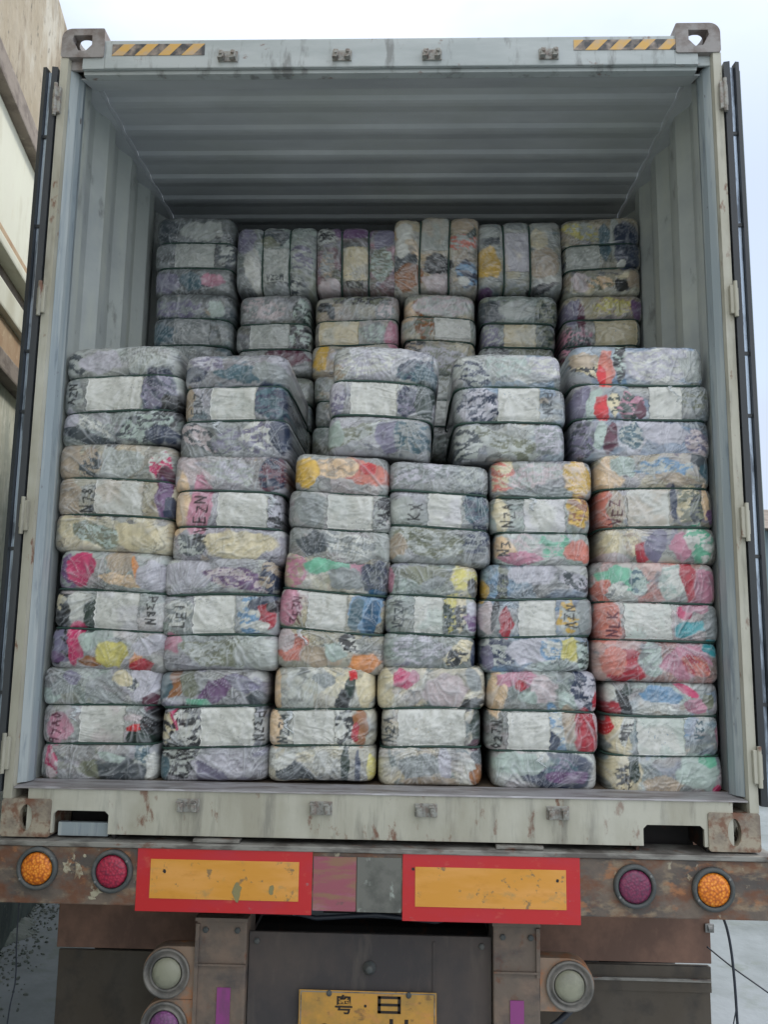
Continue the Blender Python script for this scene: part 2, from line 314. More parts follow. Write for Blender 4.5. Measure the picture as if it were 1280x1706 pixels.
# moss and rubble strip along the foot of the building
random.seed(4)
M['moss'] = mat('dark green moss and grit', rgb(120,126,120), .9, 0, [(rgb(72,84,76),(5,5,5),9,.45,.6,.8),(rgb(140,150,144),(30,30,30),8,.6,.66,.8)], [((40,40,40),6,.7,.01)])
mo = MB()
for k in range(2600):
    y = random.uniform(0,9); x = -2.3-.2*(y-2.3)+abs(random.gauss(0,.13))
    s = random.uniform(.003,.011); ge = bmesh.ops.create_icosphere(mo.bm, subdivisions=1, radius=s)['verts']
    bmesh.ops.transform(mo.bm, matrix=Matrix.Translation((x,y,s*.3)) @ Matrix.Rotation(random.random()*6,4,(random.random(),random.random(),1)) @ Matrix.Diagonal((random.uniform(.6,1.8),random.uniform(.6,1.8),.7,1)), verts=ge)
rowv = []
for k in range(240):
    y = -2+k*.045; x0 = -2.3-.2*(y-2.3)-.03; wd = .09+.07*math.sin(k*.37)+random.uniform(-.03,.05); hh = random.uniform(.03,.07)
    rowv.append([mo.bm.verts.new(p) for p in ((x0,y,hh),(x0+wd*.45,y,hh*.6),(x0+wd,y+random.uniform(-.02,.02),.002))])
for a_, b_ in zip(rowv, rowv[1:]):
    for q in (0,1): mo.bm.faces.new((a_[q],a_[q+1],b_[q+1],b_[q]))
tag(mo.build('rubble', M['moss']), 'dark mossy grit along the foot of the concrete building', kind='stuff')

# ---------------------------------------------------------------- building on the left
bl = empty('concrete_building', (-2.3,2.3,0), 'stained beige concrete building with brown ledges and a cream upper wall at the left edge', 'building')
ang = math.atan2(.2,1.0); bl.rotation_euler.z = ang        # local +y runs along the facade, local -x is into the building
M['concrete'] = mat('streaked beige concrete', rgb(160,150,132), .9, 0,
    [(rgb(146,134,112),(2.2,2.2,1.6),9,.40,.6,.85),(rgb(112,98,78),(6,6,2.4),9,.52,.66,.8),(rgb(186,182,170),(3,3,1.6),9,.54,.66,.7),(rgb(88,84,72),(22,22,12),9,.6,.68,.8)], [((18,18,9),8,.7,.02)])
M['cream_wall'] = mat('cream painted wall', rgb(200,200,184), .85, 0, [(rgb(172,168,146),(3,3,1.2),9,.5,.64,.7),(rgb(206,208,190),(2,2,1),6,.45,.65,.5),(rgb(190,184,160),(12,12,3),7,.6,.7,.5)], [((12,12,12),6,.3,.006)])
M['ledge'] = mat('grey brown ledge', rgb(128,118,108), .85, 0, [(rgb(96,86,78),(7,7,12),7,.45,.6,.8),(rgb(170,160,146),(18,18,18),7,.6,.7,.5)], [((30,30,30),6,.5,.008)])
M['tan_wall'] = mat('tan rendered band', rgb(166,144,116), .9, 0, [(rgb(150,122,92),(7,7,4),7,.45,.6,.8),(rgb(206,190,160),(14,14,14),7,.58,.7,.6)], [((30,30,30),6,.4,.008)])
M['lower_wall'] = mat('weathered pale lower wall', rgb(184,184,168), .9, 0, [(rgb(146,152,142),(6,6,1.6),8,.42,.6,.8),(rgb(206,206,196),(14,14,6),8,.54,.66,.7),(rgb(86,98,92),(12,12,4),8,.62,.7,.8)], [((20,20,20),8,.6,.012)])
M['plinth'] = mat('dark mossy plinth with painted shade', rgb(92,104,98), .9, 0, [(rgb(62,74,70),(5,5,3),8,.42,.6,.8),(rgb(140,148,140),(16,16,16),8,.6,.7,.6)], [((20,20,20),8,.6,.012)])  # dark green paints moss together with the shade at the wall base
Y0, Y1 = -6, 8.5
def band(name, z0, z1, out, m, rough=False):
    b = MB(); b.box(-3.5, out, Y0-(.0015*len(name)), Y1+(.0015*len(name)), z0+ZB, z1+ZB, bev=.012)
    return b.build(name, m, bl)
band('plinth', -1.2, -.55, .03, M['plinth'])
band('lower_wall', -.55, 2.02, 0, M['lower_wall'])
band('cornice', 2.02, 2.13, .07, M['ledge'])
band('wall_band', 2.13, 2.36, .012, M['tan_wall'])
band('string_course', 2.36, 2.50, .05, M['cream_wall'])
band('shadow_ledge', 2.50, 2.60, .02, M['ledge'])
band('window_sill', 2.60, 2.66, .09, M['cream_wall'])
band('sill_band', 2.66, 2.82, .012, M['tan_wall'])
band('upper_wall', 2.82, 3.46, 0, M['cream_wall'])
band('ledge', 3.46, 3.60, .06, M['ledge'])
pw = band('parapet', 3.60, 4.78, .02, M['concrete'])

# far shed and shrub beyond the container on the right
sh = empty('metal_shed', (6.4,10.4,0), 'distant blue grey shed at the far right edge', 'shed')
M['shed'] = mat('blue grey sheet wall', rgb(120,140,148), .6, 0, [(rgb(96,112,120),(3,3,1),6,.45,.65,.7)])
s = MB(); s.box(-1.35,3,-1,1,0,3.5)
for k in range(22): s.box(-1.35+k*.2,-1.31+k*.2,-1.02,-1.0,0,3.5)
s.build('wall', M['shed'], sh)
s = MB(); s.prism([(-1.3,3.48),(0,3.48),(1.3,3.48),(0,3.95)], 'x', -1.5, 3.1); s.build('roof', M['ledge'], sh)
M['leaf'] = mat('dark green leaves', rgb(52,78,50), .6, 0, [(rgb(84,112,66),(9,9,9),4,.5,.65,.8)])
hb = empty('shrub', (4.75,8.6,0), 'dark green shrub at the foot of the far shed on the right edge', 'shrub')
lf = MB(); random.seed(11)
for k in range(2200):
    a = random.random()*6.283; rr = random.random()**.5; z = random.random()*1.15+.08
    rad = (.62*math.sin(min(1,z/1.2)*2.6)+.12)*rr*(1+.25*math.sin(3*a+z*5)); p = Vector((rad*math.cos(a),rad*math.sin(a),z))
    q = Matrix.Translation(p) @ Matrix.Rotation(random.random()*6,4,'Z') @ Matrix.Rotation(random.random()*3,4,'X')
    w = random.uniform(.02,.04); vv = [lf.bm.verts.new(q @ Vector(c)) for c in ((-w,0,0),(0,-w*.5,0),(w,0,0),(0,w*.5,.006))]
    lf.bm.faces.new(vv)
lf.build('foliage', M['leaf'], hb)
s = MB()
for k in range(6):
    a = k*1.05; s.tube([(0.02*math.cos(a),.02*math.sin(a),0),(.12*math.cos(a),.12*math.sin(a),.5),(.3*math.cos(a),.3*math.sin(a),1.0)], .012, 6)
s.build('stem', M['ply'], hb)

# ---------------------------------------------------------------- shipping container
box = empty('shipping_container', (0,0,ZB), 'open grey green shipping container on the trailer, stacked with wrapped bales', 'shipping container')
L = 12.19; W = 1.219; H = 2.896
def casting(name, x, y, z, side, front, mt):
    """hollow corner casting 162 x 178 x 118; outer faces are towards side (x) and front (y sign)"""
    b = MB(); prof_ = []
    for (qx,qz,rr_) in ((1,1,.038 if z > 1 else .010),(-1,1,.008),(-1,-1,.008),(1,-1,.010)):
        a0_ = math.atan2(qz,qx)-math.pi/4
        for tt in range(6):
            an_ = a0_+math.pi/2*tt/5; prof_.append((side*(qx*(.081-rr_)+rr_*math.cos(an_)), qz*(.059-rr_)+rr_*math.sin(an_)))
    b.prism(prof_,'y',-.089,.089)
    o = b.build(name, mt, box, loc=(x,y,z))
    cs = []
    c = MB(); c.box(-.055,.055,-.061,.061,-.034,.034); cs.append(c.build('cut', mt))
    if z > 1:
        c = MB(); hs = [(-.034,.031),(.036,.031),(.040,.012),(.018,-.030),(-.010,-.034),(-.034,-.008)]
        if side < 0: hs = [(-px,pz) for px,pz in hs][::-1]
        c.prism(hs,'y',front*.02,front*.2)
        cs.append(c.build('cut', mt))
    else:
        c = MB(); c.prism(ngon(0,0,.021,.042,24),'y',front*.02,front*.2); cs.append(c.build('cut', mt))
    c = MB(); c.prism(ngon(0,0,.045,.03,24),'x',side*.02,side*.2); cs.append(c.build('cut', mt))
    c = MB(); zz = 1 if z > 1 else -1; c.prism(ngon(.0,.0,.044,.058,24),'z',zz*.02,zz*.2); cs.append(c.build('cut', mt))
    for k in cs: k.location = (0,0,0)
    bpy.context.view_layer.update()
    for k in cs: k.matrix_world = Matrix.Translation((x,y,z+ZB))
    return cut(o, cs)
for sx in (-1,1):
    for y, fr in ((.089,-1),(L-.089,1)):
        for z in (.059,H-.059):
            casting('corner_casting', sx*(W-.081), y, z, sx, fr, M['casting_top'] if z > 1 else M['casting'])
# posts: outer rear face, slanted jamb
for s in (-1,1):
    b = MB(); b.prism([(s*W,.004),(s*1.190,.004),(s*1.186,.02),(s*1.186,.13),(s*W,.13)],'z',.118,H-.118)
    b.build('corner_post', M['frame_paint'], box)
    b = MB(); b.prism([(s*1.1855,.024),(s*1.166,.05),(s*1.158,.085),(s*1.166,.12),(s*1.1855,.12)],'z',.163,2.745)
    b.build('door_jamb', M['jamb_paint'], box)
    b = MB(); b.box(*sorted((s*W,s*1.165)),L-.15,L-.01,.118,H-.118); b.build('corner_post', M['frame_paint'], box)
# header: face, lower flange, top rail
b = MB(); xh = 1.055
b.box(-xh,xh,.006,.022,2.735,2.850,bev=.004); b.box(-xh,xh,.022,.13,2.832,2.848); b.box(-1.137,1.137,.024,.06,2.722,2.740,bev=.003)
for s in (-1,1): b.prism([(s*xh,2.850),(s*1.137,2.776),(s*1.137,2.735),(s*xh,2.735)],'y',.007,.021)
b.build('door_header', M['header_paint'], box)
b = MB(); b.prism([(.061,2.728),(.186,2.772),(.186,2.824),(.181,2.824),(.181,2.776),(.061,2.734)],'x',-1.16,1.16); b.build('header_lining', M['roof_paint'], box)
for s in (-1,1): b = MB(); b.box(*sorted((s*1.03,s*1.1855)),.0235,.034,2.741,2.7775); b.build('corner_gusset', M['casting_top'] if s < 0 else M['header_paint'], box)
b = MB(); b.box(-1.137,1.137,L-.12,L-.02,2.74,2.85); b.build('front_header', M['header_paint'], box)
# sill with fork cutouts open at the lower edge
b = MB()
def notch(x0,x1,z): return [(x0,.012),(x0,z-.012),(x0+.012,z),(x1-.012,z),(x1,z-.012),(x1,.012)]
prof = [(-1.137,.012)]+notch(-1.05,-.868,.083)+notch(.853,1.045,.076)+[(1.137,.012),(1.137,.118),(1.137,.150),(-1.137,.150)]
b.prism(prof,'y',.006,.022)
b.build('door_sill', M['frame_paint'], box)
b = MB(); b.prism([(.0,.152),(.003,.156),(.125,.163),(.125,.151),(.0,.151)],'x',-1.184,1.184); b.build('threshold', M['threshold'], box)
for x0,x1 in ((-1.055,-.863),(.848,1.05)):
    b = MB(); b.box(x0-.02,x1+.02,.20,.21,-.055,.14); b.box(x0-.015,x0-.005,.024,.2,-.005,.13); b.box(x1+.005,x1+.015,.024,.2,-.005,.13); b.box(x0-.005,x1+.005,.024,.2,.125,.135)
    b.build('fork_pocket', M['dark'], box)
b = MB(); b.box(-1.04,-.875,.03,.05,.0,.042); b.build('inner_plate', M['jamb_paint'], box)
for x in (-.59,-.165,.167,.595): pass
def keeper(x, z, up):
    b = MB(); b.box(x-.036,x+.036,.000,.0058,z-.020,z+.022,bev=.002)
    for q in (-.022,.022):
        b.box(x+q-.009,x+q+.009,-.022,0,z-.016,z+.012,bev=.003)
        b.box(x+q-.013,x+q+.004,-.024,-.004,z+.0125 if up else z-.020,z+.018 if up else z-.0165,bev=.001)
    b.cyl((x+.022,-.03,z),(x+.022,0,z),.006,n=10); b.cyl((x-.022,-.028,z-.003),(x-.022,0,z-.003),.005,n=10)
    return b.build('cam_keeper', M['keeper'], box)
M['keeper'] = mat('rusty painted cam keeper', rgb(150,150,144), .55, .1, [(rgb(120,102,92),(50,50,50),8,.46,.6,.7),(rgb(70,66,64),(40,40,40),8,.55,.66,.7)])
for x in (-.59,-.165,.167,.595): keeper(x, 2.776, False)
for x in (-.608,-.176,.162,.583): keeper(x, .106, True)
for x0,x1,z0,z1 in ((-1.027,-.679,2.786,2.832),(.687,1.065,2.793,2.834)):
    b = MB(); b.box(x0,x1,.0035,.0055,z0,z1)
    b.build('hazard_sticker', M['hazard'], box)
# side walls, corrugated
for s in (-1,1):
    b = MB(); pts = []; y = .13; xi, xo = 1.176, 1.212
    while y < L-.2:
        pts += [(s*xi,y),(s*xi,y+.07),(s*xo,y+.138),(s*xo,y+.208)]; y += .278
    pts = [(s*xi,.115)]+pts+[(s*xi,L-.14)]
    back = [(p[0]+s*.003,p[1]) for p in reversed(pts)]
    b.prism(pts+back,'z',.158,2.79)
    b.build('side_wall', M['inner_paint'], box)
    b = MB(); b.box(*sorted((s*1.155,s*1.2175)),.132,L-.15,2.79,2.848); b.build('top_rail', M['roof_paint'], box)
    b = MB(); b.box(*sorted((s*1.1765,s*1.2175)),.132,L-.15,.02,.155); b.build('bottom_rail', M['frame_paint'], box)
# roof: transverse ribs whose lips hang down
b = MB(); pts = [(.118,2.826)]; y = .245
while y < L-.3:
    pts += [(y,2.826),(y+.060,2.827),(y+.078,2.816),(y+.095,2.8145),(y+.118,2.816),(y+.170,2.826)]; y += .194
pts += [(L-.13,2.826)]
b.prism(pts+[(p[0],p[1]+.003) for p in reversed(pts)],'x',-1.154,1.154)
b.build('roof', M['roof_paint'], box)
b = MB(); b.box(-1.175,1.175,.127,L-.14,.12,.160); b.build('floor', M['ply'], box)
b = MB(); b.box(-1.17,1.17,L-.139,L-.12,.16,2.80); b.build('end_wall', M['inner_paint'], box)
b = MB()
for k in range(38): b.box(-1.17,1.17,.3+k*.31,.34+k*.31,.02,.118)
b.build('cross_member', M['dark'], box)
# doors folded right back along the sides, with gaskets on the visible edge
for s in (-1,1):
    d = MB(); d.box(*sorted((s*1.240,s*1.290)),.016,1.15,.135,2.715,bev=.003); dr = d.build('door', M['door_edge'], box)
    g_ = MB()
    g_.prism([(s*1.224,-.004),(s*1.244,-.008),(s*1.246,.0155),(s*1.238,.0155),(s*1.2385,.05),(s*1.226,.05)],'z',.14,2.735)
    g_.prism([(s*1.2625,-.012),(s*1.276,-.010),(s*1.278,.0155),(s*1.260,.0155)],'z',.14,2.73)
    g_.build('gasket', M['rubber'], dr)
    g_ = MB(); g_.box(*sorted((s*1.2465,s*1.2595)),.004,.0155,.14,2.718); g_.build('gasket_strip', M['gasket_glint'], dr)
    for z in (.45,.93,1.41,1.63,2.1,2.45):
        g_ = MB(); g_.box(*sorted((s*1.244,s*1.264)),-.001,.004,z,z+.012); g_.build('rivet_strap', M['rubber'], dr)
    for q in (.30,.85): g_ = MB(); g_.cyl((s*1.315,q,.05),(s*1.315,q,2.80),.017,n=12); g_.build('lock_rod', M['steel'], dr)
    for z in (.262,1.049,1.828,2.60):
        h = MB(); h.box(*sorted((s*1.2035,s*1.2225)),-.012,.0035,z-.052,z+.052,bev=.003); h.box(*sorted((s*1.2195,s*1.232)),-.012,.004,z-.040,z+.040,bev=.002)
        h.cyl((s*1.222,-.012,z-.064),(s*1.222,-.012,z+.064),.007,n=10)
        h.build('hinge', M['keeper'] if z > 2 else M['frame_paint'], box)

# ---------------------------------------------------------------- trailer
tr = empty('semi_trailer', (0,0,0), 'rusty trailer tail with red and amber reflector boards and round lamps under the container', 'trailer')
tr.location = (0,0,ZB)
b = MB(); b.box(-1.255,1.255,-.016,.10,-.198,-.024,bev=.004); b.build('bumper_beam', M['bumper'], tr)
b = MB(); b.box(-1.258,1.258,-.024,.12,-.0225,-.006,bev=.003)
for x in (-.51,.46): b.box(x-.075,x+.075,-.010,.03,-.0045,.006,bev=.002)
b.build('bumper_lip', M['bumper_lip'], tr)
def board(x0,x1,z0,z1,ins,holes):
    b = MB(); b.box(x0,x1,-.0205,-.017,z0,z1,bev=.001); o = b.build('reflector_board', M['red_tape'], tr)
    b = MB(); b.box(x0+ins[0],x1-ins[1],-.0225,-.021,z0+ins[3],z1-ins[2]); b.build('amber_panel', M['amber_tape'], o)
    for hx,hz,r,rz in holes:
        b = MB(); b.prism([(hx+r*q_*math.cos(t_),hz+rz*q_*math.sin(t_)) for t_,q_ in ((k_*.45,random.uniform(.65,1.15)) for k_ in range(14))],'y',-.0238,-.0228); b.build('scuff_mark' if rz > .01 else 'rivet', M['dark'] if rz < .01 else M['scuff'], o)
    return o
board(-.757,-.197,-.212,-.018,(.044,.042,.036,.040),[(-.667,-.090,.006,.008),(-.434,-.148,.016,.030),(-.325,-.138,.010,.016)])
board(.089,.645,-.222,-.020,(.040,.044,.040,.044),[(.122,-.066,.005,.005),(.574,-.092,.005,.006)])
b = MB(); b.box(-.193,-.058,-.0195,-.017,-.198,-.036); b.build('worn_tape', M['pink_tape'], tr)
b = MB(); b.box(-.055,.085,-.0185,-.0165,-.2,-.036,bev=.001); b.build('scratched_plate', M['grey_plate'], tr)
def roundlamp(x, z, y, rl, rr, lens, name='tail_lamp'):
    b = MB(); b.lathe([(rr,.0),(rr,-.010),(rr*.95,-.017),(rl*1.07,-.017),(rl*1.03,-.006),(rl*1.03,0)],(x,y,z),40)
    o = b.build(name, M['lamp_rubber'], tr, smooth=True)
    b = MB(); b.lathe([(rl,-.0065),(rl*.99,-.012),(rl*.8,-.017),(rl*.45,-.020),(rl*.1,-.021)],(x,y,z),40); b.build('lens', lens, o, smooth=True)
    for a_ in (.6,3.7): b = MB(); b.lathe([(.004,0),(.004,-.0015),(.002,-.0022)],(x+(rl+rr)/2*math.cos(a_)*1.01,y-.0175,z+(rl+rr)/2*math.sin(a_)*1.01),8); b.build('screw', M['steel'], o)
    return o
for x,z,ln in ((-1.078,-.090,'lens_amber'),(-.836,-.094,'lens_red'),(.814,-.103,'lens_plum'),(1.056,-.107,'lens_amber')):
    o = roundlamp(x, z, -.0165, .050, .066, M[ln])
# posts with magenta tape
for x0,x1 in ((-.586,-.419),(.384,.534)):
    zt = -.262 if x0 < 0 else -.255
    b = MB(); b.box(x0,x1,.10,.26,-.95,zt-.012,bev=.006); b.box(x0-.003,x1+.003,.092,.264,zt-.011,zt)
    b.box(x0,x1,.088,.0985,-.408,-.402)
    if x0 < 0: b.box(x0,x0+.012,.09,.0985,-.95,-.28)
    else: b.box(x1-.012,x1,.09,.0985,-.42,-.27)
    o = b.build('support_post', M['post'], tr)
    xc = (x0+x1)/2+.015 if x0 < 0 else (x0+x1)/2
    b = MB(); b.box(xc-.022,xc+.022,.096,.0985,-.80,-.475 if x0 < 0 else -.49); b.build('magenta_tape', M['violet'], o)
# mounting panel, bolt, number plate
b = MB(); b.box(-.416,.381,.13,.142,-.95,-.312,bev=.003); b.box(-.416,.381,.128,.1295,-.95,-.94)
b.box(.19,.198,.1265,.1295,-.6,-.33); b.build('mounting_panel', M['mud'], tr)
b = MB(); b.lathe([(.021,0),(.021,-.006),(.014,-.010),(.013,-.020),(.009,-.024)],(-.017,.1295,-.414),20); b.build('bolt', M['lamp_rubber'], tr, smooth=True)
b = MB(); b.box(-.19,.19,.3,.31,-.3,-.2); b.box(-1.2,1.2,.13,.30,-.19,-.06); b.build('rear_crossbeam', M['dark'], tr)
plate = MB()
px0,px1,pz0,pz1 = -.244,.202,-.70,-.480
plate.box(px0,px1,.112,.1145,pz0,pz1,bev=.001)
pl = plate.build('number_plate', M['plate_yellow'], tr)
pl.rotation_euler = (0,0,0)
b = MB()
for (x0,x1,z0,z1) in ((px0,px1,pz1-.006,pz1-.003),(px0,px1,pz0+.003,pz0+.006)): b.box(x0+.005,x1-.005,.1105,.1118,z0,z1)
for xx in (px0+.005,px1-.008): b.box(xx,xx+.003,.1105,.1118,pz0+.0065,pz1-.0065)
b.build('plate_border', M['bumper_lip'], pl)
for xx in (-.146,.112): b = MB(); b.lathe([(.009,0),(.009,-.004),(.005,-.006)],(xx,.1115,-.488),14); b.build('plate_screw', M['lamp_rubber'], pl)
def text_mesh(name, s, size, loc, m, parent, sx=1.0, off=.0):
    cu = bpy.data.curves.new(name,'FONT'); cu.body = s; cu.size = size; cu.extrude = .0004; cu.align_x = 'CENTER'; cu.offset = off
    o = bpy.data.objects.new(name, cu); COLL.objects.link(o); bpy.context.view_layer.update()
    me = bpy.data.meshes.new_from_object(o.evaluated_get(bpy.context.evaluated_depsgraph_get())); bpy.data.objects.remove(o, do_unlink=True)
    me.materials.clear(); me.materials.append(m)
    o = bpy.data.objects.new(name, me); o.location = loc; o.rotation_euler = (R(90),0,0); o.scale = (sx,1,1)
    return link(o, parent)
text_mesh('plate_lettering', '\u7ca4', .062, (-.098,.111,-.545), M['plate_ink'], pl, 1.0, .0008)
text_mesh('plate_lettering', '\u00b7', .060, (-.028,.111,-.545), M['plate_ink'], pl, 1.0, .0008)
b = MB()
for (x0,x1,z0,z1) in ((.012,.022,-.545,-.493),(.012,.085,-.545,-.537),(.012,.085,-.523,-.515),(.012,.085,-.501,-.493),(.077,.087,-.545,-.493)): b.box(x0,x1,.1105,.1116,z0,z1)
b.build('plate_lettering', M['plate_ink'], pl)
text_mesh('plate_lettering', '8003\u6302', .125, (-.022,.111,-.668), M['plate_ink'], pl, .88, .002)
# bracketed reversing lamps beside the posts
def bracket(x, z, r, xpost, lens, name):
    sgn = 1 if xpost > x else -1
    poly = [(xpost,z+r),(xpost,z-r)]
    arc = [(x-sgn*r*math.sin(t),z-r*math.cos(t)) for t in np.linspace(0,math.pi,18)]
    b = MB(); b.prism(poly+arc,'y',.105,.165); o = b.build(name, M['lamp_tin'], tr)
    b = MB(); b.lathe([(r*.93,.0),(r*.95,-.014),(r*.86,-.014),(r*.80,-.001),(r*.74,-.001),(r*.70,-.012),(r*.64,-.012),(r*.62,0)],(x,.1045,z),40); b.build('lamp_ring', M['lamp_ring'], o, smooth=True)
    b = MB(); b.lathe([(r*.61,-.002),(r*.58,-.012),(r*.4,-.02),(r*.1,-.023)],(x,.1045,z),36); b.build('lens', lens, o, smooth=True)
    return o
bracket(-.677,-.436,.080,-.5865,M['lamp_white'],'reversing_lamp')
bracket(-.677,-.598,.080,-.5865,M['lens_violet'],'fog_lamp')
bracket(.628,-.442,.080,.5345,M['lamp_white'],'reversing_lamp')
for x,z in ((-.555,-.30),(-.45,-.30),(.415,-.30),(.505,-.30),(-.39,-.34),(.35,-.34)):
    y0 = .0995 if abs(x) > .4 else .1295
    b = MB(); b.lathe([(.010,0),(.010,-.006),(.006,-.008)],(x,y0,z),6); b.build('bolt', M['lamp_rubber'], tr)
b = MB(); b.tube([(.66,.16,-.52),(.60,.15,-.57),(.55,.14,-.60),(.50,.13,-.68),(.56,.16,-.9)],.011,8); b.build('air_hose', M['cable'], tr, smooth=True)
b = MB(); b.tube([(-.40,.18,-.24),(-.2,.16,-.275),(0,.16,-.26),(.2,.17,-.28),(.36,.18,-.24)],.008,8); b.build('wiring_loom', M['cable'], tr, smooth=True)
random.seed(8)
for x,z,rx,rz in ((-.985,-.085,.014,.026),(-.945,-.095,.018,.030),(-.965,-.055,.006,.010),(-.885,-.160,.020,.014),(-.90,-.178,.016,.006),(.985,-.075,.008,.012),(-.93,-.05,.008,.006)):
    b = MB(); b.prism([(x+rx*q_*math.cos(t_),z+rz*q_*math.sin(t_)) for t_,q_ in ((k_*.4488,random.uniform(.4,1.2)) for k_ in range(14))],'y',-.0175,-.0162); b.build('peeling_paint', M['peel'], tr)
# mudguards and flaps
for s,(xa,xb) in ((-1,(-1.2,-.60)),(1,(.56,1.212))):
    b = MB(); b.box(xa,xb,.49,.515,-.50,-.08,bev=.004); b.box(xa,xb,.516,1.9,-.16,-.15)
    b.build('mudguard', M['guard'], tr)
    b = MB(); b.box(xa+.004,xb-.004,.505,.521,-1.02,-.512,bev=.003)
    if s > 0: b.box(xa+.004,xb-.002,.497,.5045,-.60,-.513)
    b.build('mud_flap', M['flap'], tr)
b = MB(); b.box(.60,1.205,.484,.495,-.562,-.552,bev=.001); b.build('flap_trim', M['bumper_lip'], tr)
b = MB(); b.cyl((1.215,.485,-.375),(1.200,.485,-.375),.014,n=12); b.box(1.19,1.222,.478,.489,-.39,-.36,bev=.002); b.build('guard_bracket', M['steel'], tr)
# chassis beams, axles and wheels
b = MB()
for x in (-.5,.46):
    b.box(x-.075,x+.075,.262,11.2,-.05,-.034); b.box(x-.075,x+.075,.262,11.2,-.36,-.344); b.box(x-.006,x+.006,.262,11.2,-.344,-.05)
b.build('chassis_beam', M['dark'], tr)
b = MB()
b.bm.free()
for y in (1.35,2.65): b = MB(); b.cyl((-.95,y,-.70),(.95,y,-.70),.065,n=16); b.build('axle', M['dark'], tr)
for y in (1.35,2.65):
    for s in (-1,1):
        for q in (.76,1.07):
            b = MB(); x = s*q
            prof = [(.29,-.12),(.44,-.135),(.485,-.11),(.497,-.05),(.497,.05),(.485,.11),(.44,.135),(.29,.12)]
            b.lathe(prof,(0,0,0),40)
            bmesh.ops.transform(b.bm, matrix=Matrix.Translation((x,y,-.70)) @ Matrix.Rotation(R(90),4,'Z'), verts=b.bm.verts[:])
            w = b.build('wheel', M['tyre'], tr, smooth=True)
            b = MB(); b.cyl((x-.10,y,-.70),(x+.10,y,-.70),.285,n=28); b.build('rim', M['rim'], w)
# hanging cables
def cable(pts, r, label):
    P = [Vector(p) for p in pts]; out = []
    for i in range(len(P)-1):
        a, b_, c, d = P[max(i-1,0)], P[i], P[i+1], P[min(i+2,len(P)-1)]
        for k in range(8):
            t = k/8; out.append(.5*((2*b_)+(c-a)*t+(2*a-5*b_+4*c-d)*t*t+(3*b_-a-3*c+d)*t**3))
    out.append(P[-1]); b = MB(); b.tube(out, r, 6)
    return tag(b.build('cable', M['cable'], smooth=True), label, 'cable', 'loose cables hanging under the bumper')
Z = ZB
cable([(1.105,.06,Z-.200),(1.122,.06,Z-.25),(1.134,.06,Z-.34),(1.140,.06,Z-.50),(1.138,.06,Z-.75),(1.10,.2,Z-1.19)], .0042, 'thick dark cable hanging straight down from the right end of the bumper')
cable([(1.095,.18,Z-.34),(1.16,.12,Z-.385),(1.26,.05,Z-.445),(1.42,.0,Z-.56),(1.7,-.1,Z-.8),(1.95,-.2,Z-1.19)], .0025, 'thin wire slanting down to the right across the hanging cable')
cable([(1.139,.055,Z-.47),(1.125,.055,Z-.53),(1.10,.055,Z-.62),(1.07,.1,Z-1.19)], .0018, 'thin dark wire branching off low on the hanging cable at the right')
cable([(-1.165,.06,Z-.200),(-1.163,.06,Z-.34),(-1.158,.06,Z-.46),(-1.175,.06,Z-.62),(-1.2,.1,Z-1.19)], .0022, 'thin wire hanging from the left end of the bumper')

# ---------------------------------------------------------------- wrapped bales
COL={'W': (208, 209, 202), 'w': (176, 181, 176), 'L': (186, 184, 194), 'P': (198, 184, 186), 'M': (172, 188, 180), 'C': (212, 200, 166), 'B': (176, 160, 140), 'g': (140, 146, 146), 'd': (66, 74, 80), 'k': (26, 28, 32), 'n': (42, 54, 80), 't': (66, 98, 110), 'T': (60, 160, 170), 'b': (110, 150, 185), 'D': (30, 84, 120), 'r': (170, 30, 50), 'R': (204, 26, 36), 'm': (196, 46, 102), 's': (204, 120, 104), 'o': (214, 140, 80), 'O': (150, 96, 50), 'y': (206, 196, 110), 'Y': (212, 172, 70), 'G': (30, 52, 44), 'e': (110, 180, 150), 'p': (110, 78, 120), 'u': (90, 40, 60), 'v': (120, 116, 140), 'q': (190, 130, 150), 'c': (226, 196, 160), 'x': (120, 124, 104)}
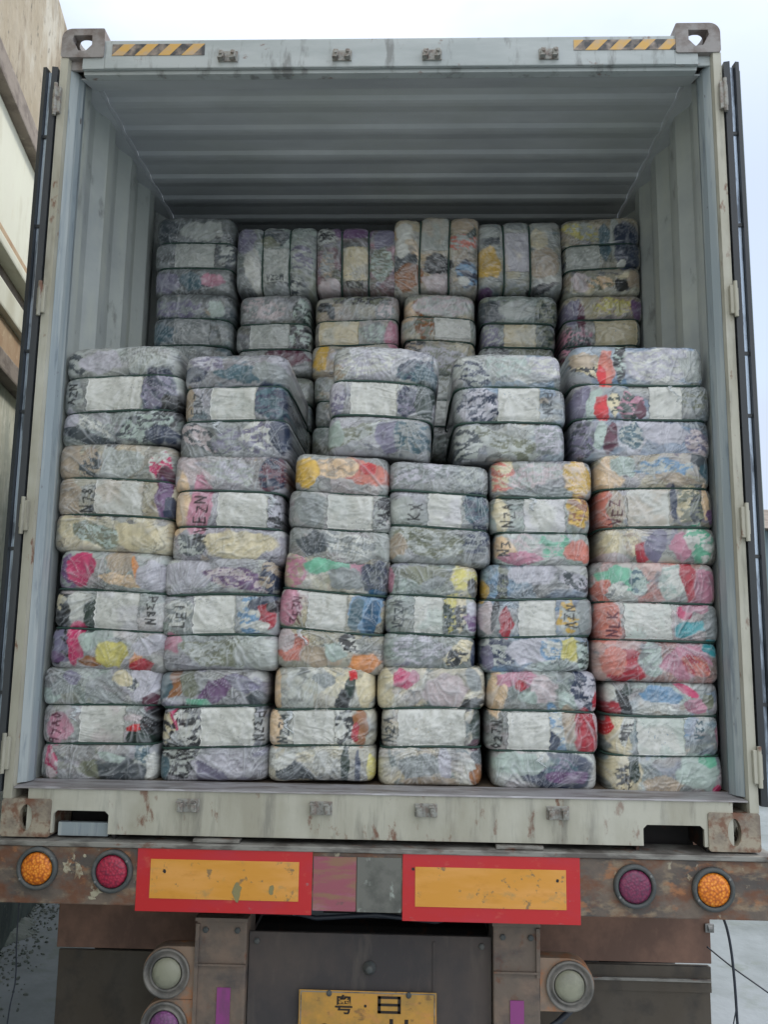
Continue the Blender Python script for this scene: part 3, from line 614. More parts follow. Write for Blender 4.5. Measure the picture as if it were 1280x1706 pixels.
BALES=[
('pale mint and lilac bale in the bottom left corner, pink lettering on its middle tier', -0.965, 0.12, 1.544, 0.416, 0.387, 0, 0, [0.332, 0.669], [-0.062, 0.096], 'W', 'WPLM', [(0.144, 0.139, 0.054, 0.046, 0.0, 'L'), (0.117, 0.138, 0.017, 0.017, 0.0, 'd', 'h', 'W'), (0.08, 0.154, 0.033, 0.021, 0.0, 'C'), (-0.188, 0.093, 0.042, 0.021, 0.0, 'M'), (-0.138, 0.124, 0.029, 0.019, 0.0, 'g'), (-0.098, 0.159, 0.029, 0.017, 0.4, 'v'), (0.179, 0.078, 0.021, 0.025, 0.0, 'u'), (-0.128, -0.017, 0.037, 0.042, 0.0, 'q'), (0.124, 0.025, 0.025, 0.01, 0.0, 'P'), (0.142, -0.009, 0.033, 0.012, 0.0, 'R'), (0.165, -0.046, 0.046, 0.027, 0.0, 'G'), (0.183, 0.008, 0.025, 0.037, 0.0, 'k'), (-0.151, -0.123, 0.023, 0.042, 0.0, 'm', 'h', 'P'), (0.006, -0.154, 0.042, 0.025, 0.2, 'x'), (0.089, -0.153, 0.071, 0.042, 0.0, 'd'), (0.055, -0.108, 0.042, 0.012, 0.2, 'M'), (0.195, -0.137, 0.015, 0.037, 0.0, 'W'), (0.158, -0.106, 0.029, 0.029, 0.0, 't', 'h', 'w')], [('97A0', -0.145, -0.007, 0.129, 90, 'u')]),
('bottom row bale with black and white patterned cloth and a magenta patch beside its sheet', -0.572, 0.12, 1.544, 0.386, 0.373, 0, 0, [0.311, 0.675], [-0.036, 0.15], 'W', 'LWLg', [(-0.13, 0.14, 0.033, 0.041, 0.0, 'O'), (-0.082, 0.141, 0.025, 0.037, 0.0, 'x'), (-0.176, 0.139, 0.025, 0.05, 0.0, 't'), (0.012, 0.126, 0.054, 0.029, -0.6, 'p'), (0.105, 0.144, 0.052, 0.021, 0.3, 'v'), (-0.048, 0.081, 0.041, 0.01, 0.0, 'e'), (-0.122, 0.027, 0.023, 0.031, 0.0, 'm'), (-0.158, -0.002, 0.025, 0.041, 0.0, 'C', 'h', 'k'), (-0.069, -0.004, 0.039, 0.074, -0.3, 'k', 'h', 'W'), (-0.121, -0.12, 0.062, 0.05, 0.0, 'k', 'h', 'w'), (-0.165, -0.141, 0.021, 0.041, 0.0, 't'), (0.034, -0.133, 0.083, 0.041, 0.0, 'L'), (0.004, -0.157, 0.054, 0.025, 0.5, 'v'), (0.159, 0.088, 0.029, 0.025, 0.0, 'd')], [('P3ZN', 0.162, -0.0, 0.12, -90, 'k')]),
('cream and peach bottom row bale with black splash and brown patch beside its sheet', -0.193, 0.12, 1.557, 0.365, 0.384, 0, 0, [0.317, 0.627], [-0.098, 0.045], 'W', 'CWwW', [(-0.17, 0.113, 0.023, 0.066, 0.0, 'c'), (0.005, 0.152, 0.029, 0.02, 0.0, 'g'), (0.078, 0.084, 0.029, 0.033, 0.2, 'k'), (0.096, 0.125, 0.016, 0.029, 0.0, 'G'), (0.103, 0.169, 0.012, 0.016, 0.0, 'R'), (0.154, 0.118, 0.029, 0.051, 0.0, 'C'), (-0.159, -0.012, 0.02, 0.053, 0.0, 'c'), (0.074, -0.012, 0.029, 0.061, 0.0, 'k', 'h', 'W'), (0.131, -0.007, 0.023, 0.049, 0.0, 'O'), (0.115, -0.023, 0.01, 0.029, 0.0, 'r'), (-0.089, -0.155, 0.066, 0.029, 0.2, 'd'), (-0.131, -0.122, 0.041, 0.016, -0.4, 'W'), (0.083, -0.132, 0.012, 0.057, 0.0, 'G'), (0.126, -0.145, 0.008, 0.049, 0.0, 'n'), (0.172, -0.14, 0.012, 0.041, 0.0, 'y')], [('NZZM', -0.131, -0.011, 0.115, 90, 'd')]),
('cream bottom row bale with a rose triangle on top and dark green right end', 0.18, 0.12, 1.555, 0.37, 0.398, 0, 0, [0.324, 0.647], [-0.112, 0.116], 'W', 'CWPC', [(-0.162, 0.12, 0.028, 0.057, 0.0, 'C'), (-0.097, 0.161, 0.03, 0.026, 0.5, 'm'), (-0.06, 0.166, 0.016, 0.02, 0.0, 'q'), (0.043, 0.123, 0.061, 0.041, 0.0, 'P'), (0.134, 0.077, 0.041, 0.016, -0.2, 'k'), (0.145, 0.155, 0.02, 0.037, -0.4, 'g'), (0.159, 0.002, 0.02, 0.061, 0.1, 'G'), (0.148, -0.058, 0.02, 0.016, 0.0, 'u'), (-0.033, -0.126, 0.069, 0.03, -0.2, 'g'), (0.047, -0.124, 0.016, 0.053, 0.0, 'L'), (0.156, -0.155, 0.024, 0.041, 0.0, 'O'), (0.164, -0.097, 0.024, 0.02, 0.0, 'd'), (0.134, -0.123, 0.014, 0.014, 0.6, 'W'), (0.003, -0.178, 0.081, 0.012, 0.0, 'B')], [('N2A', -0.144, -0.004, 0.102, 90, 'd')]),
('bottom row bale with rosy top, crimson patch and navy rumpled lowest tier', 0.561, 0.12, 1.551, 0.383, 0.394, 0, 0, [0.316, 0.65], [-0.123, 0.019], 'W', 'MWPw', [(-0.158, 0.12, 0.028, 0.06, 0.0, 'c'), (-0.097, 0.172, 0.056, 0.024, 0.0, 'q'), (-0.077, 0.152, 0.016, 0.016, 0.0, 'r'), (-0.002, 0.133, 0.04, 0.04, 0.0, 'P'), (-0.049, 0.108, 0.028, 0.02, 0.0, 'M'), (0.079, 0.098, 0.024, 0.024, 0.0, 'M'), (0.146, 0.145, 0.036, 0.064, 0.0, 'n', 'h', 'L'), (0.182, 0.096, 0.012, 0.032, 0.0, 'r'), (0.043, 0.005, 0.02, 0.069, -0.25, 'b', 'h', 'W'), (0.03, -0.035, 0.02, 0.024, 0.0, 'n'), (0.141, 0.002, 0.038, 0.06, 0.0, 'r'), (0.087, 0.025, 0.02, 0.048, 0.0, 'B'), (0.184, 0.027, 0.01, 0.048, -0.2, 'P'), (0.048, -0.132, 0.109, 0.048, 0.0, 'n'), (0.045, -0.123, 0.06, 0.028, 0.2, 't', 'h', 'v'), (0.084, -0.151, 0.06, 0.016, 0.0, 'p'), (-0.079, -0.109, 0.081, 0.028, 0.0, 'M'), (-0.005, -0.088, 0.02, 0.016, 0.0, 'W')], [('027N', -0.159, -0.013, 0.113, 90, 'k')]),
('bottom right bale with red corner and cream and black floral left end', 0.964, 0.12, 1.534, 0.413, 0.372, 0, 0, [0.348, 0.696], [-0.092, 0.067], 'W', 'WMbP', [(-0.183, 0.143, 0.024, 0.024, 0.0, 'W'), (-0.166, 0.094, 0.028, 0.024, 0.0, 'r'), (-0.133, 0.114, 0.016, 0.04, -0.3, 'k'), (-0.122, 0.154, 0.016, 0.016, 0.0, 'G'), (-0.012, 0.14, 0.06, 0.024, 0.2, 'b'), (0.079, 0.157, 0.032, 0.012, 0.5, 'm'), (0.107, 0.106, 0.028, 0.02, 0.0, 'q'), (0.148, 0.123, 0.016, 0.02, 0.0, 'x'), (-0.179, 0.038, 0.016, 0.032, 0.2, 'R'), (-0.148, 0.011, 0.032, 0.056, 0.0, 'C'), (-0.124, 0.027, 0.018, 0.044, 0.2, 'k', 'h', 'W'), (0.189, 0.011, 0.016, 0.04, 0.0, 'q'), (-0.144, -0.121, 0.052, 0.06, 0.0, 'C'), (-0.136, -0.117, 0.034, 0.044, 0.3, 'k', 'h', 'C'), (-0.103, -0.101, 0.016, 0.04, 0.0, 'G'), (-0.002, -0.153, 0.056, 0.024, 0.0, 'B'), (0.108, -0.117, 0.06, 0.044, 0.4, 'M'), (0.14, -0.073, 0.024, 0.016, 0.0, 'e'), (0.175, -0.164, 0.016, 0.012, 0.0, 'm')], [('S2A', 0.116, 0.024, 0.08, -90, 't')]),
('bale with a pink bow, a white leaf shape and black cloth left of its sheet', -0.95, 0.12, 1.934, 0.431, 0.417, 0, -1.0, [0.335, 0.66], [-0.049, 0.108], 'W', 'PLWM', [(-0.157, 0.128, 0.042, 0.055, 0.0, 'p', 'h', 'g'), (-0.107, 0.15, 0.042, 0.051, 0.3, 'm'), (0.03, 0.162, 0.042, 0.038, 0.0, 'B'), (0.091, 0.142, 0.011, 0.042, -0.3, 'o'), (0.149, 0.121, 0.047, 0.042, 0.0, 'L'), (0.033, 0.109, 0.064, 0.017, 0.2, 'c'), (-0.173, 0.002, 0.042, 0.055, 0.0, 'k'), (-0.179, 0.027, 0.021, 0.025, 0.0, 'C', 'h', 'k'), (-0.109, 0.024, 0.032, 0.042, 0.2, 'W'), (-0.065, -0.018, 0.021, 0.051, 0.0, 'G'), (-0.164, -0.133, 0.042, 0.059, 0.0, 'v', 'h', 'k'), (-0.182, -0.166, 0.034, 0.017, 0.0, 'p'), (-0.106, -0.112, 0.025, 0.059, 0.0, 'm'), (-0.034, -0.177, 0.042, 0.017, 0.0, 'O'), (-0.059, -0.107, 0.034, 0.025, 0.0, 'M'), (0.023, -0.147, 0.042, 0.038, 0.0, 'y'), (0.109, -0.166, 0.017, 0.025, 0.4, 'o'), (0.131, -0.186, 0.034, 0.017, 0.0, 'r'), (0.152, -0.118, 0.053, 0.025, -0.3, 'L')], [('P3BN', 0.15, -0.0, 0.119, -90, 'k')]),
('bale with blue, black and red clutter at right end above a plain grey tier', -0.561, 0.12, 1.924, 0.421, 0.394, 0, 0, [0.311, 0.664], [-0.09, 0.057], 'W', 'wWLM', [(-0.101, 0.143, 0.084, 0.034, 0.0, 'L'), (0.069, 0.124, 0.105, 0.029, 0.2, 'p', 'h', 'P'), (0.178, 0.147, 0.034, 0.051, 0.0, 'n', 'h', 'B'), (-0.137, 0.007, 0.046, 0.055, 0.0, 'g', 'h', 'W'), (0.112, -0.001, 0.046, 0.055, 0.0, 'b', 'h', 'W'), (0.148, 0.046, 0.046, 0.021, -0.4, 'n'), (0.171, -0.006, 0.025, 0.038, -0.3, 'r'), (0.189, 0.027, 0.017, 0.017, 0.0, 'k'), (0.143, -0.035, 0.029, 0.013, 0.0, 'W'), (-0.157, -0.097, 0.034, 0.029, 0.0, 'q'), (0.017, -0.136, 0.116, 0.042, 0.1, 'x', 'h', 'w'), (0.142, -0.134, 0.063, 0.042, 0.0, 'w')], [('LEI', -0.137, 0.002, 0.105, 90, 'k')]),
('tilted bale with a mint top and a deep blue swirl at its right end', -0.165, 0.12, 1.944, 0.401, 0.414, 0, -4, [0.335, 0.66], [-0.087, 0.051], 'W', 'PwCw', [(-0.148, 0.138, 0.038, 0.054, 0.0, 'q', 'h', 'B'), (-0.022, 0.165, 0.071, 0.029, -0.2, 'e'), (0.077, 0.151, 0.029, 0.025, -0.4, 'q'), (0.036, 0.109, 0.046, 0.033, 0.0, 'g'), (0.151, 0.12, 0.05, 0.05, 0.3, 'd', 'h', 'n'), (0.166, 0.066, 0.038, 0.017, 0.0, 'D'), (-0.155, 0.002, 0.033, 0.054, 0.0, 'q'), (0.121, -0.005, 0.05, 0.058, 0.2, 'b'), (0.138, -0.017, 0.021, 0.05, 0.2, 'D'), (0.084, -0.005, 0.019, 0.042, 0.2, 't'), (-0.115, -0.142, 0.058, 0.038, 0.3, 's'), (-0.025, -0.161, 0.063, 0.029, 0.0, 'B'), (0.026, -0.14, 0.033, 0.025, 0.0, 'M'), (0.067, -0.104, 0.025, 0.029, -0.5, 'k', 'h', 'W'), (0.128, -0.169, 0.05, 0.027, 0.0, 'o'), (-0.161, -0.112, 0.029, 0.033, 0.0, 'P')], [('353N', -0.125, -0.004, 0.113, 90, 'u')]),
('narrow bale with a yellow, green and black print running down its right half', 0.181, 0.12, 1.925, 0.331, 0.367, 0, -1.5, [0.338, 0.698], [-0.062, 0.038], 'W', 'wMWM', [(-0.151, 0.129, 0.017, 0.041, 0.0, 'q'), (-0.021, 0.141, 0.07, 0.029, 0.0, 'x'), (-0.0, 0.116, 0.041, 0.017, -0.3, 'g'), (0.114, 0.139, 0.041, 0.05, 0.0, 'y', 'h', 'C'), (0.137, 0.11, 0.017, 0.025, 0.0, 'k'), (0.066, 0.018, 0.025, 0.062, 0.0, 'G', 'h', 'y'), (0.1, 0.018, 0.017, 0.054, 0.0, 'k', 'h', 'C'), (0.139, -0.012, 0.025, 0.033, 0.0, 'p'), (0.141, 0.035, 0.021, 0.025, 0.0, 'L'), (-0.03, -0.107, 0.079, 0.037, 0.1, 'g', 'h', 'L'), (0.096, -0.129, 0.046, 0.029, -0.2, 'k', 'h', 'C'), (0.12, -0.094, 0.029, 0.017, 0.0, 'C'), (0.155, -0.124, 0.012, 0.041, 0.0, 'n')], [('VZZN', -0.116, 0.011, 0.116, 90, 'd')]),
('bale with a crimson drop and yellow backed lettering either side of its sheet', 0.541, 0.12, 1.93, 0.401, 0.373, 0, 0, [0.325, 0.666], [-0.062, 0.065], 'W', 'LWMb', [(-0.186, 0.087, 0.019, 0.029, 0.0, 'Y'), (-0.115, 0.119, 0.016, 0.062, 0.0, 'x', 'h', 'd'), (-0.007, 0.151, 0.072, 0.029, 0.0, 'L'), (0.148, 0.122, 0.058, 0.021, 0.3, 'd', 'h', 'L'), (-0.17, -0.002, 0.025, 0.049, 0.0, 'P'), (-0.141, 0.015, 0.01, 0.053, 0.2, 'k'), (-0.104, -0.018, 0.023, 0.041, 0.1, 'r'), (0.11, -0.002, 0.029, 0.058, 0.0, 'Y', 'h', 'w'), (0.172, -0.002, 0.027, 0.053, 0.0, 'g'), (-0.133, -0.124, 0.053, 0.041, 0.0, 'n', 'h', 'w'), (-0.17, -0.139, 0.016, 0.033, 0.0, 'v'), (-0.021, -0.116, 0.062, 0.037, 0.0, 'L'), (0.116, -0.108, 0.029, 0.033, 0.0, 'y'), (0.161, -0.124, 0.019, 0.045, 0.0, 'G', 'h', 'M'), (0.051, -0.115, 0.033, 0.033, 0.0, 'b', 'h', 'W')], [('NZV', 0.114, -0.002, 0.099, -90, 'k')]),
('salmon bale with green top, crimson stripe and teal patch, against the right wall', 0.955, 0.12, 1.918, 0.438, 0.408, 0, 1, [0.345, 0.66], [-0.117, 0.046], 'W', 'PMWs', [(-0.112, 0.147, 0.069, 0.033, 0.2, 'e'), (-0.062, 0.133, 0.033, 0.037, 0.3, 't', 'h', 'M'), (-0.179, 0.104, 0.033, 0.033, 0.0, 's'), (-0.138, 0.105, 0.037, 0.02, -0.5, 'g', 'h', 'W'), (0.052, 0.142, 0.041, 0.049, 0.0, 'M', 'h', 'W'), (0.117, 0.139, 0.026, 0.057, -0.1, 'r'), (0.173, 0.119, 0.033, 0.049, 0.0, 'q'), (-0.178, -0.005, 0.041, 0.061, 0.0, 's'), (0.092, 0.032, 0.02, 0.02, 0.0, 'm'), (0.13, 0.053, 0.037, 0.018, 0.0, 'q'), (0.111, -0.021, 0.049, 0.024, -0.2, 'T'), (0.188, -0.004, 0.029, 0.057, 0.0, 'g'), (-0.117, -0.146, 0.065, 0.049, 0.3, 'r'), (-0.161, -0.13, 0.037, 0.041, 0.0, 's'), (-0.029, -0.118, 0.033, 0.049, 0.0, 'g', 'h', 'M'), (0.092, -0.136, 0.077, 0.045, -0.2, 'q'), (0.122, -0.146, 0.041, 0.024, 0.6, 'r', 'h', 's'), (0.185, -0.089, 0.029, 0.024, 0.0, 'T')], [('NLK', -0.153, -0.0, 0.106, 90, 'u')]),
('beige bale beside the left wall with magenta and white print at its right end', -0.956, 0.12, 2.332, 0.433, 0.395, 0, 0, [0.336, 0.666], [-0.069, 0.104], 'W', 'CBWw', [(-0.172, 0.13, 0.043, 0.056, 0.0, 'B'), (-0.095, 0.131, 0.03, 0.043, 0.0, 'd', 'h', 'B'), (0.014, 0.132, 0.065, 0.043, 0.0, 'w'), (0.163, 0.122, 0.03, 0.048, 0.0, 'm', 'h', 'W'), (0.183, 0.067, 0.026, 0.039, 0.0, 'u'), (-0.169, -0.001, 0.039, 0.056, 0.0, 'B'), (0.173, 0.002, 0.026, 0.061, 0.0, 'p'), (0.201, -0.031, 0.022, 0.035, 0.0, 'n'), (-0.144, -0.109, 0.056, 0.035, 0.0, 'C'), (-0.056, -0.13, 0.087, 0.035, 0.3, 'x', 'h', 'M'), (0.094, -0.128, 0.065, 0.043, 0.0, 'C')], [('N78', -0.095, -0.001, 0.108, 90, 'k')]),
('bale with tall dark lettering on a mauve cloth left of its lilac sheet', -0.545, 0.12, 2.297, 0.407, 0.392, 0, 0, [0.325, 0.655], [-0.038, 0.142], 'W', 'LWPL', [(-0.113, 0.136, 0.054, 0.039, 0.0, 'P'), (-0.005, 0.137, 0.086, 0.034, 0.2, 'w', 'h', 'L'), (0.157, 0.127, 0.043, 0.056, 0.0, 'n', 'h', 'u'), (-0.172, 0.016, 0.034, 0.086, 0.0, 'c'), (-0.102, -0.005, 0.034, 0.103, 0.0, 'q'), (0.167, -0.003, 0.03, 0.047, 0.0, 'k', 'h', 'L'), (-0.123, -0.123, 0.043, 0.034, 0.0, 'w', 'h', 'd'), (0.048, -0.132, 0.107, 0.043, 0.0, 'C')], [('AVEZN', -0.097, -0.031, 0.206, 90, 'k')]),
('bale with a rose red and orange top tier over a white sheet, third row up', -0.145, 0.12, 2.304, 0.372, 0.397, 0, -1, [0.32, 0.644], [-0.045, 0.116], 'W', 'PwWw', [(0.067, 0.134, 0.085, 0.034, 0.2, 's'), (0.092, 0.145, 0.026, 0.021, 0.0, 'R'), (-0.019, 0.144, 0.064, 0.034, 0.0, 'c', 'h', 'B'), (-0.136, 0.121, 0.043, 0.043, 0.0, 'Y'), (-0.101, 0.002, 0.043, 0.051, 0.0, 'g'), (0.15, 0.005, 0.026, 0.055, 0.0, 'k', 'h', 'w'), (0.019, -0.125, 0.106, 0.038, 0.2, 'g', 'h', 'W'), (-0.097, -0.126, 0.043, 0.034, 0.0, 'd'), (0.156, -0.123, 0.026, 0.043, 0.0, 'w')], [('N3V', 0.15, 0.003, 0.111, -90, 'k')]),
('grey bale with navy hatched cloth at the right end of all three tiers', 0.202, 0.12, 2.291, 0.375, 0.363, 0, 0, [0.36, 0.702], [-0.036, 0.083], 'W', 'wLgw', [(-0.066, 0.138, 0.105, 0.03, -0.2, 'L', 'h', 'g'), (0.125, 0.139, 0.046, 0.038, 0.0, 'g', 'h', 'w'), (-0.129, 0.008, 0.038, 0.046, 0.0, 'w'), (0.137, 0.01, 0.046, 0.051, 0.0, 'n', 'h', 't'), (-0.022, -0.108, 0.105, 0.042, 0.3, 'x', 'h', 'w'), (0.135, -0.096, 0.046, 0.042, 0.0, 'n', 'h', 'g'), (-0.148, -0.12, 0.03, 0.034, 0.0, 'B')], [('KX', -0.082, 0.008, 0.076, 90, 'k')]),
('bale with tan yellow cloth at the right end and dark lettering at its left end', 0.567, 0.12, 2.297, 0.356, 0.377, 0, 0, [0.312, 0.64], [-0.065, 0.078], 'W', 'MLWM', [(-0.135, 0.133, 0.038, 0.054, 0.0, 's', 'h', 'C'), (-0.019, 0.134, 0.084, 0.034, -0.3, 'P', 'h', 'w'), (0.122, 0.135, 0.046, 0.059, 0.0, 'Y', 'h', 'c'), (-0.149, -0.006, 0.025, 0.05, 0.0, 'C'), (0.126, 0.007, 0.034, 0.059, 0.0, 'Y', 'h', 'O'), (-0.133, -0.127, 0.038, 0.038, 0.0, 'c'), (-0.053, -0.122, 0.054, 0.034, 0.4, 'P', 'h', 'w'), (0.04, -0.11, 0.042, 0.042, 0.0, 'e', 'h', 'w'), (0.123, -0.141, 0.038, 0.034, 0.0, 's'), (-0.075, -0.164, 0.063, 0.017, 0.0, 'q')], [('NZA', -0.119, -0.008, 0.105, 90, 'k'), ('N3', -0.133, -0.127, 0.063, 90, 'd')]),
('bale bowed along its top, with camouflage coloured cloth right of a grey lilac sheet', 0.961, 0.12, 2.312, 0.422, 0.397, 0, 1.5, [0.327, 0.675], [-0.1, 0.047], 'W', 'wBLC', [(-0.17, 0.122, 0.046, 0.05, 0.0, 'c'), (-0.106, 0.154, 0.033, 0.037, 0.0, 'M'), (0.029, 0.14, 0.083, 0.029, 0.0, 'b', 'h', 'w'), (0.08, 0.102, 0.062, 0.017, 0.2, 'B'), (0.158, 0.163, 0.029, 0.019, 0.3, 'd'), (0.196, 0.125, 0.029, 0.033, 0.0, 't'), (-0.178, -0.003, 0.033, 0.058, 0.0, 's'), (-0.136, -0.002, 0.025, 0.054, 0.0, 'B'), (0.064, 0.017, 0.01, 0.054, 0.0, 'n'), (0.118, 0.007, 0.037, 0.054, 0.0, 'x', 'h', 'C'), (0.142, -0.008, 0.021, 0.042, 0.0, 'd', 'h', 'x'), (0.173, 0.022, 0.012, 0.05, 0.0, 'c'), (0.195, -0.025, 0.017, 0.025, 0.0, 'p'), (-0.156, -0.133, 0.042, 0.046, 0.0, 'C'), (-0.089, -0.122, 0.042, 0.029, 0.4, 'B', 'h', 'C'), (-0.049, -0.153, 0.029, 0.029, 0.0, 'r'), (-0.007, -0.128, 0.029, 0.046, 0.3, 'v'), (0.075, -0.135, 0.029, 0.042, 0.0, 'q'), (0.146, -0.12, 0.042, 0.054, 0.0, 'e', 'h', 'W'), (-0.157, -0.175, 0.042, 0.017, 0.0, 'P')], [('VEZ', -0.14, -0.006, 0.108, 90, 'u')]),
('pale bale with dark scribbles at its left end, top front row beside the left wall', -0.956, 0.12, 2.711, 0.437, 0.37, 0, 0, [0.343, 0.691], [-0.121, 0.078], 'W', 'LWwM', [(-0.183, 0.12, 0.04, 0.044, 0.0, 'd', 'h', 'w'), (-0.076, 0.125, 0.066, 0.035, 0.0, 'L'), (0.09, 0.123, 0.066, 0.031, 0.0, 'w'), (-0.183, 0.002, 0.035, 0.053, 0.0, 'w', 'h', 'g'), (0.134, 0.022, 0.053, 0.066, 0.0, 'n', 'h', 'v'), (0.188, -0.046, 0.035, 0.053, 0.0, 'k'), (-0.105, -0.106, 0.075, 0.022, 0.5, 'g', 'h', 'W'), (-0.182, -0.104, 0.031, 0.04, 0.0, 'L'), (-0.102, -0.159, 0.088, 0.018, 0.3, 'd'), (0.093, -0.118, 0.088, 0.044, -0.3, 'd', 'h', 'M'), (0.16, -0.146, 0.044, 0.026, 0.0, 'n')], [('AZN', -0.175, 0.006, 0.097, 90, 'k')]),
('upper front bale with dark teal right end and white burst on its lowest tier', -0.539, 0.12, 2.674, 0.402, 0.392, 0, 0, [0.367, 0.682], [-0.083, 0.079], 'W', 'LwLg', [(-0.105, 0.161, 0.052, 0.031, 0.0, 'L', 'h', 'v'), (0.029, 0.116, 0.087, 0.026, 0.0, 't'), (-0.158, 0.116, 0.044, 0.026, 0.0, 'n'), (0.127, 0.117, 0.052, 0.039, 0.0, 'g'), (-0.171, 0.01, 0.026, 0.048, 0.0, 'B'), (0.135, 0.02, 0.057, 0.057, 0.0, 't', 'h', 'n'), (-0.114, -0.119, 0.087, 0.031, 0.4, 'P', 'h', 'd'), (0.006, -0.13, 0.066, 0.035, 0.0, 'g', 'h', 'v'), (0.096, -0.114, 0.057, 0.044, 0.0, 'v', 'h', 'W'), (0.169, -0.1, 0.031, 0.057, 0.0, 'n')], [('ENZ', -0.131, 0.01, 0.096, 90, 'd')]),
('lilac white bale with dark green and navy cloth at its right end, top front row', -0.004, 0.12, 2.684, 0.395, 0.405, 0, -1.5, [0.369, 0.682], [-0.113, 0.055], 'W', 'LWLw', [(-0.06, 0.153, 0.108, 0.035, -0.2, 'L', 'h', 'W'), (-0.168, 0.114, 0.03, 0.03, 0.0, 'B', 'h', 'W'), (0.115, 0.131, 0.056, 0.03, -0.4, 'n', 'h', 't'), (0.154, 0.102, 0.035, 0.039, 0.0, 't'), (-0.165, 0.01, 0.026, 0.052, 0.0, 'L', 'h', 'v'), (0.094, 0.012, 0.035, 0.052, 0.0, 'n', 'h', 'v'), (0.155, 0.017, 0.035, 0.06, 0.0, 'G'), (-0.098, -0.116, 0.099, 0.026, -0.4, 'x', 'h', 'w'), (0.031, -0.115, 0.043, 0.043, 0.0, 'v'), (0.117, -0.114, 0.065, 0.048, 0.0, 'g', 'h', 't'), (-0.163, -0.116, 0.03, 0.039, 0.0, 'M')], [('VZ', -0.152, 0.011, 0.078, 90, 'v')]),
('pale blue grey bale on the top front row with navy hatching left of sheet', 0.452, 0.12, 2.671, 0.413, 0.394, 0, 1.5, [0.361, 0.687], [-0.039, 0.11], 'W', 'LWbw', [(-0.125, 0.134, 0.064, 0.034, 0.3, 'n', 'h', 'w'), (0.005, 0.156, 0.086, 0.03, 0.0, 'M', 'h', 'w'), (0.134, 0.152, 0.064, 0.034, 0.2, 'L', 'h', 'W'), (-0.178, 0.017, 0.03, 0.06, 0.0, 'g'), (-0.103, 0.011, 0.06, 0.051, -0.2, 'n', 'h', 'L'), (-0.019, -0.127, 0.128, 0.034, 0.3, 'x', 'h', 'w'), (-0.157, -0.128, 0.043, 0.047, 0.0, 'd', 'h', 'w'), (0.141, -0.12, 0.051, 0.043, 0.0, 'g', 'h', 'L')], [('PZN', 0.14, 0.01, 0.098, -90, 'd')]),
('bale with red and black floral left end, top front row beside the right wall', 0.922, 0.12, 2.698, 0.505, 0.42, 0, 0.5, [0.353, 0.653], [0.028, 0.143], 'W', 'LWLb', [(-0.175, 0.126, 0.055, 0.03, 0.3, 'k', 'h', 'C'), (-0.196, 0.153, 0.042, 0.025, 0.0, 'B'), (-0.122, 0.12, 0.025, 0.059, 0.1, 's'), (-0.135, 0.097, 0.013, 0.034, 0.0, 'R'), (-0.065, 0.153, 0.019, 0.064, 0.0, 'k', 'h', 'M'), (0.071, 0.143, 0.106, 0.051, 0.0, 'L', 'h', 'W'), (0.199, 0.132, 0.042, 0.051, 0.0, 'w'), (-0.214, -0.003, 0.038, 0.051, 0.3, 'v'), (-0.167, -0.007, 0.019, 0.051, 0.3, 'M'), (-0.138, -0.025, 0.021, 0.038, 0.1, 'R'), (-0.099, -0.007, 0.017, 0.038, 0.0, 'C', 'h', 'G'), (-0.04, -0.013, 0.034, 0.047, 0.0, 'G', 'h', 'q'), (-0.007, -0.035, 0.021, 0.03, 0.0, 'u'), (0.194, 0.01, 0.047, 0.047, 0.0, 'g', 'h', 'x'), (-0.202, -0.135, 0.047, 0.055, 0.3, 'v', 'h', 'd'), (-0.149, -0.124, 0.017, 0.051, 0.2, 'M'), (-0.111, -0.135, 0.021, 0.047, 0.0, 'u'), (-0.033, -0.123, 0.051, 0.034, 0.0, 't', 'h', 'w'), (0.094, -0.122, 0.064, 0.034, 0.0, 'L'), (0.198, -0.143, 0.038, 0.038, 0.0, 'P', 'h', 'v')], []),
('grey bale strapped crosswise in the top left corner of the rear stack', -0.93, 0.92, 3.632, 0.392, 0.389, 0, 0, [0.339, 0.664], [-0.093, 0.096], 'w', 'gwgd', [(-0.134, 0.125, 0.04, 0.057, 0.0, 'd'), (0.039, 0.125, 0.086, 0.046, 0.0, 'w'), (0.144, 0.003, 0.034, 0.057, 0.0, 'd', 'h', 'w'), (-0.135, -0.132, 0.057, 0.04, 0.0, 'v'), (-0.006, -0.131, 0.046, 0.034, 0.0, 't'), (0.093, -0.125, 0.046, 0.029, 0.0, 'q')], []),  # rear bales from here: muted cloth colours with the stack's shade mixed in
('upright banded grey bale with pale wedge on its left band, top rear row', -0.539, 0.92, 3.619, 0.367, 0.364, 1, 0, [0.334, 0.667], [-0.119, 0.049], 'w', 'gwMg', [(-0.102, -0.059, 0.034, 0.085, -0.3, 'W'), (-0.013, 0.106, 0.057, 0.034, 0.0, 'd'), (-0.035, 0.076, 0.034, 0.023, 0.0, 'x'), (0.124, 0.001, 0.046, 0.057, 0.0, 'v', 'h', 'w'), (0.099, -0.133, 0.04, 0.034, 0.0, 'w', 'h', 'd'), (-0.15, 0.091, 0.034, 0.057, 0.0, 'v')], [('VZZM', -0.004, -0.098, 0.097, 0, 'd')]),
('upright banded bale with a beige sheet and faint handwriting, third of the top rear row', -0.165, 0.92, 3.616, 0.365, 0.357, 1, 0, [0.318, 0.652], [-0.109, 0.058], 'C', 'wgqx', [(-0.14, 0.14, 0.045, 0.045, 0.0, 'w', 'h', 'k'), (-0.012, 0.139, 0.073, 0.034, 0.0, 'p'), (-0.134, -0.026, 0.028, 0.057, 0.0, 'B', 'h', 'g'), (-0.12, -0.139, 0.04, 0.034, 0.0, 'P'), (0.118, -0.026, 0.045, 0.073, 0.0, 'M', 'h', 'x'), (0.13, 0.109, 0.04, 0.051, 0.0, 'v')], [('VZZM', -0.002, -0.127, 0.096, 0, 'k')]),
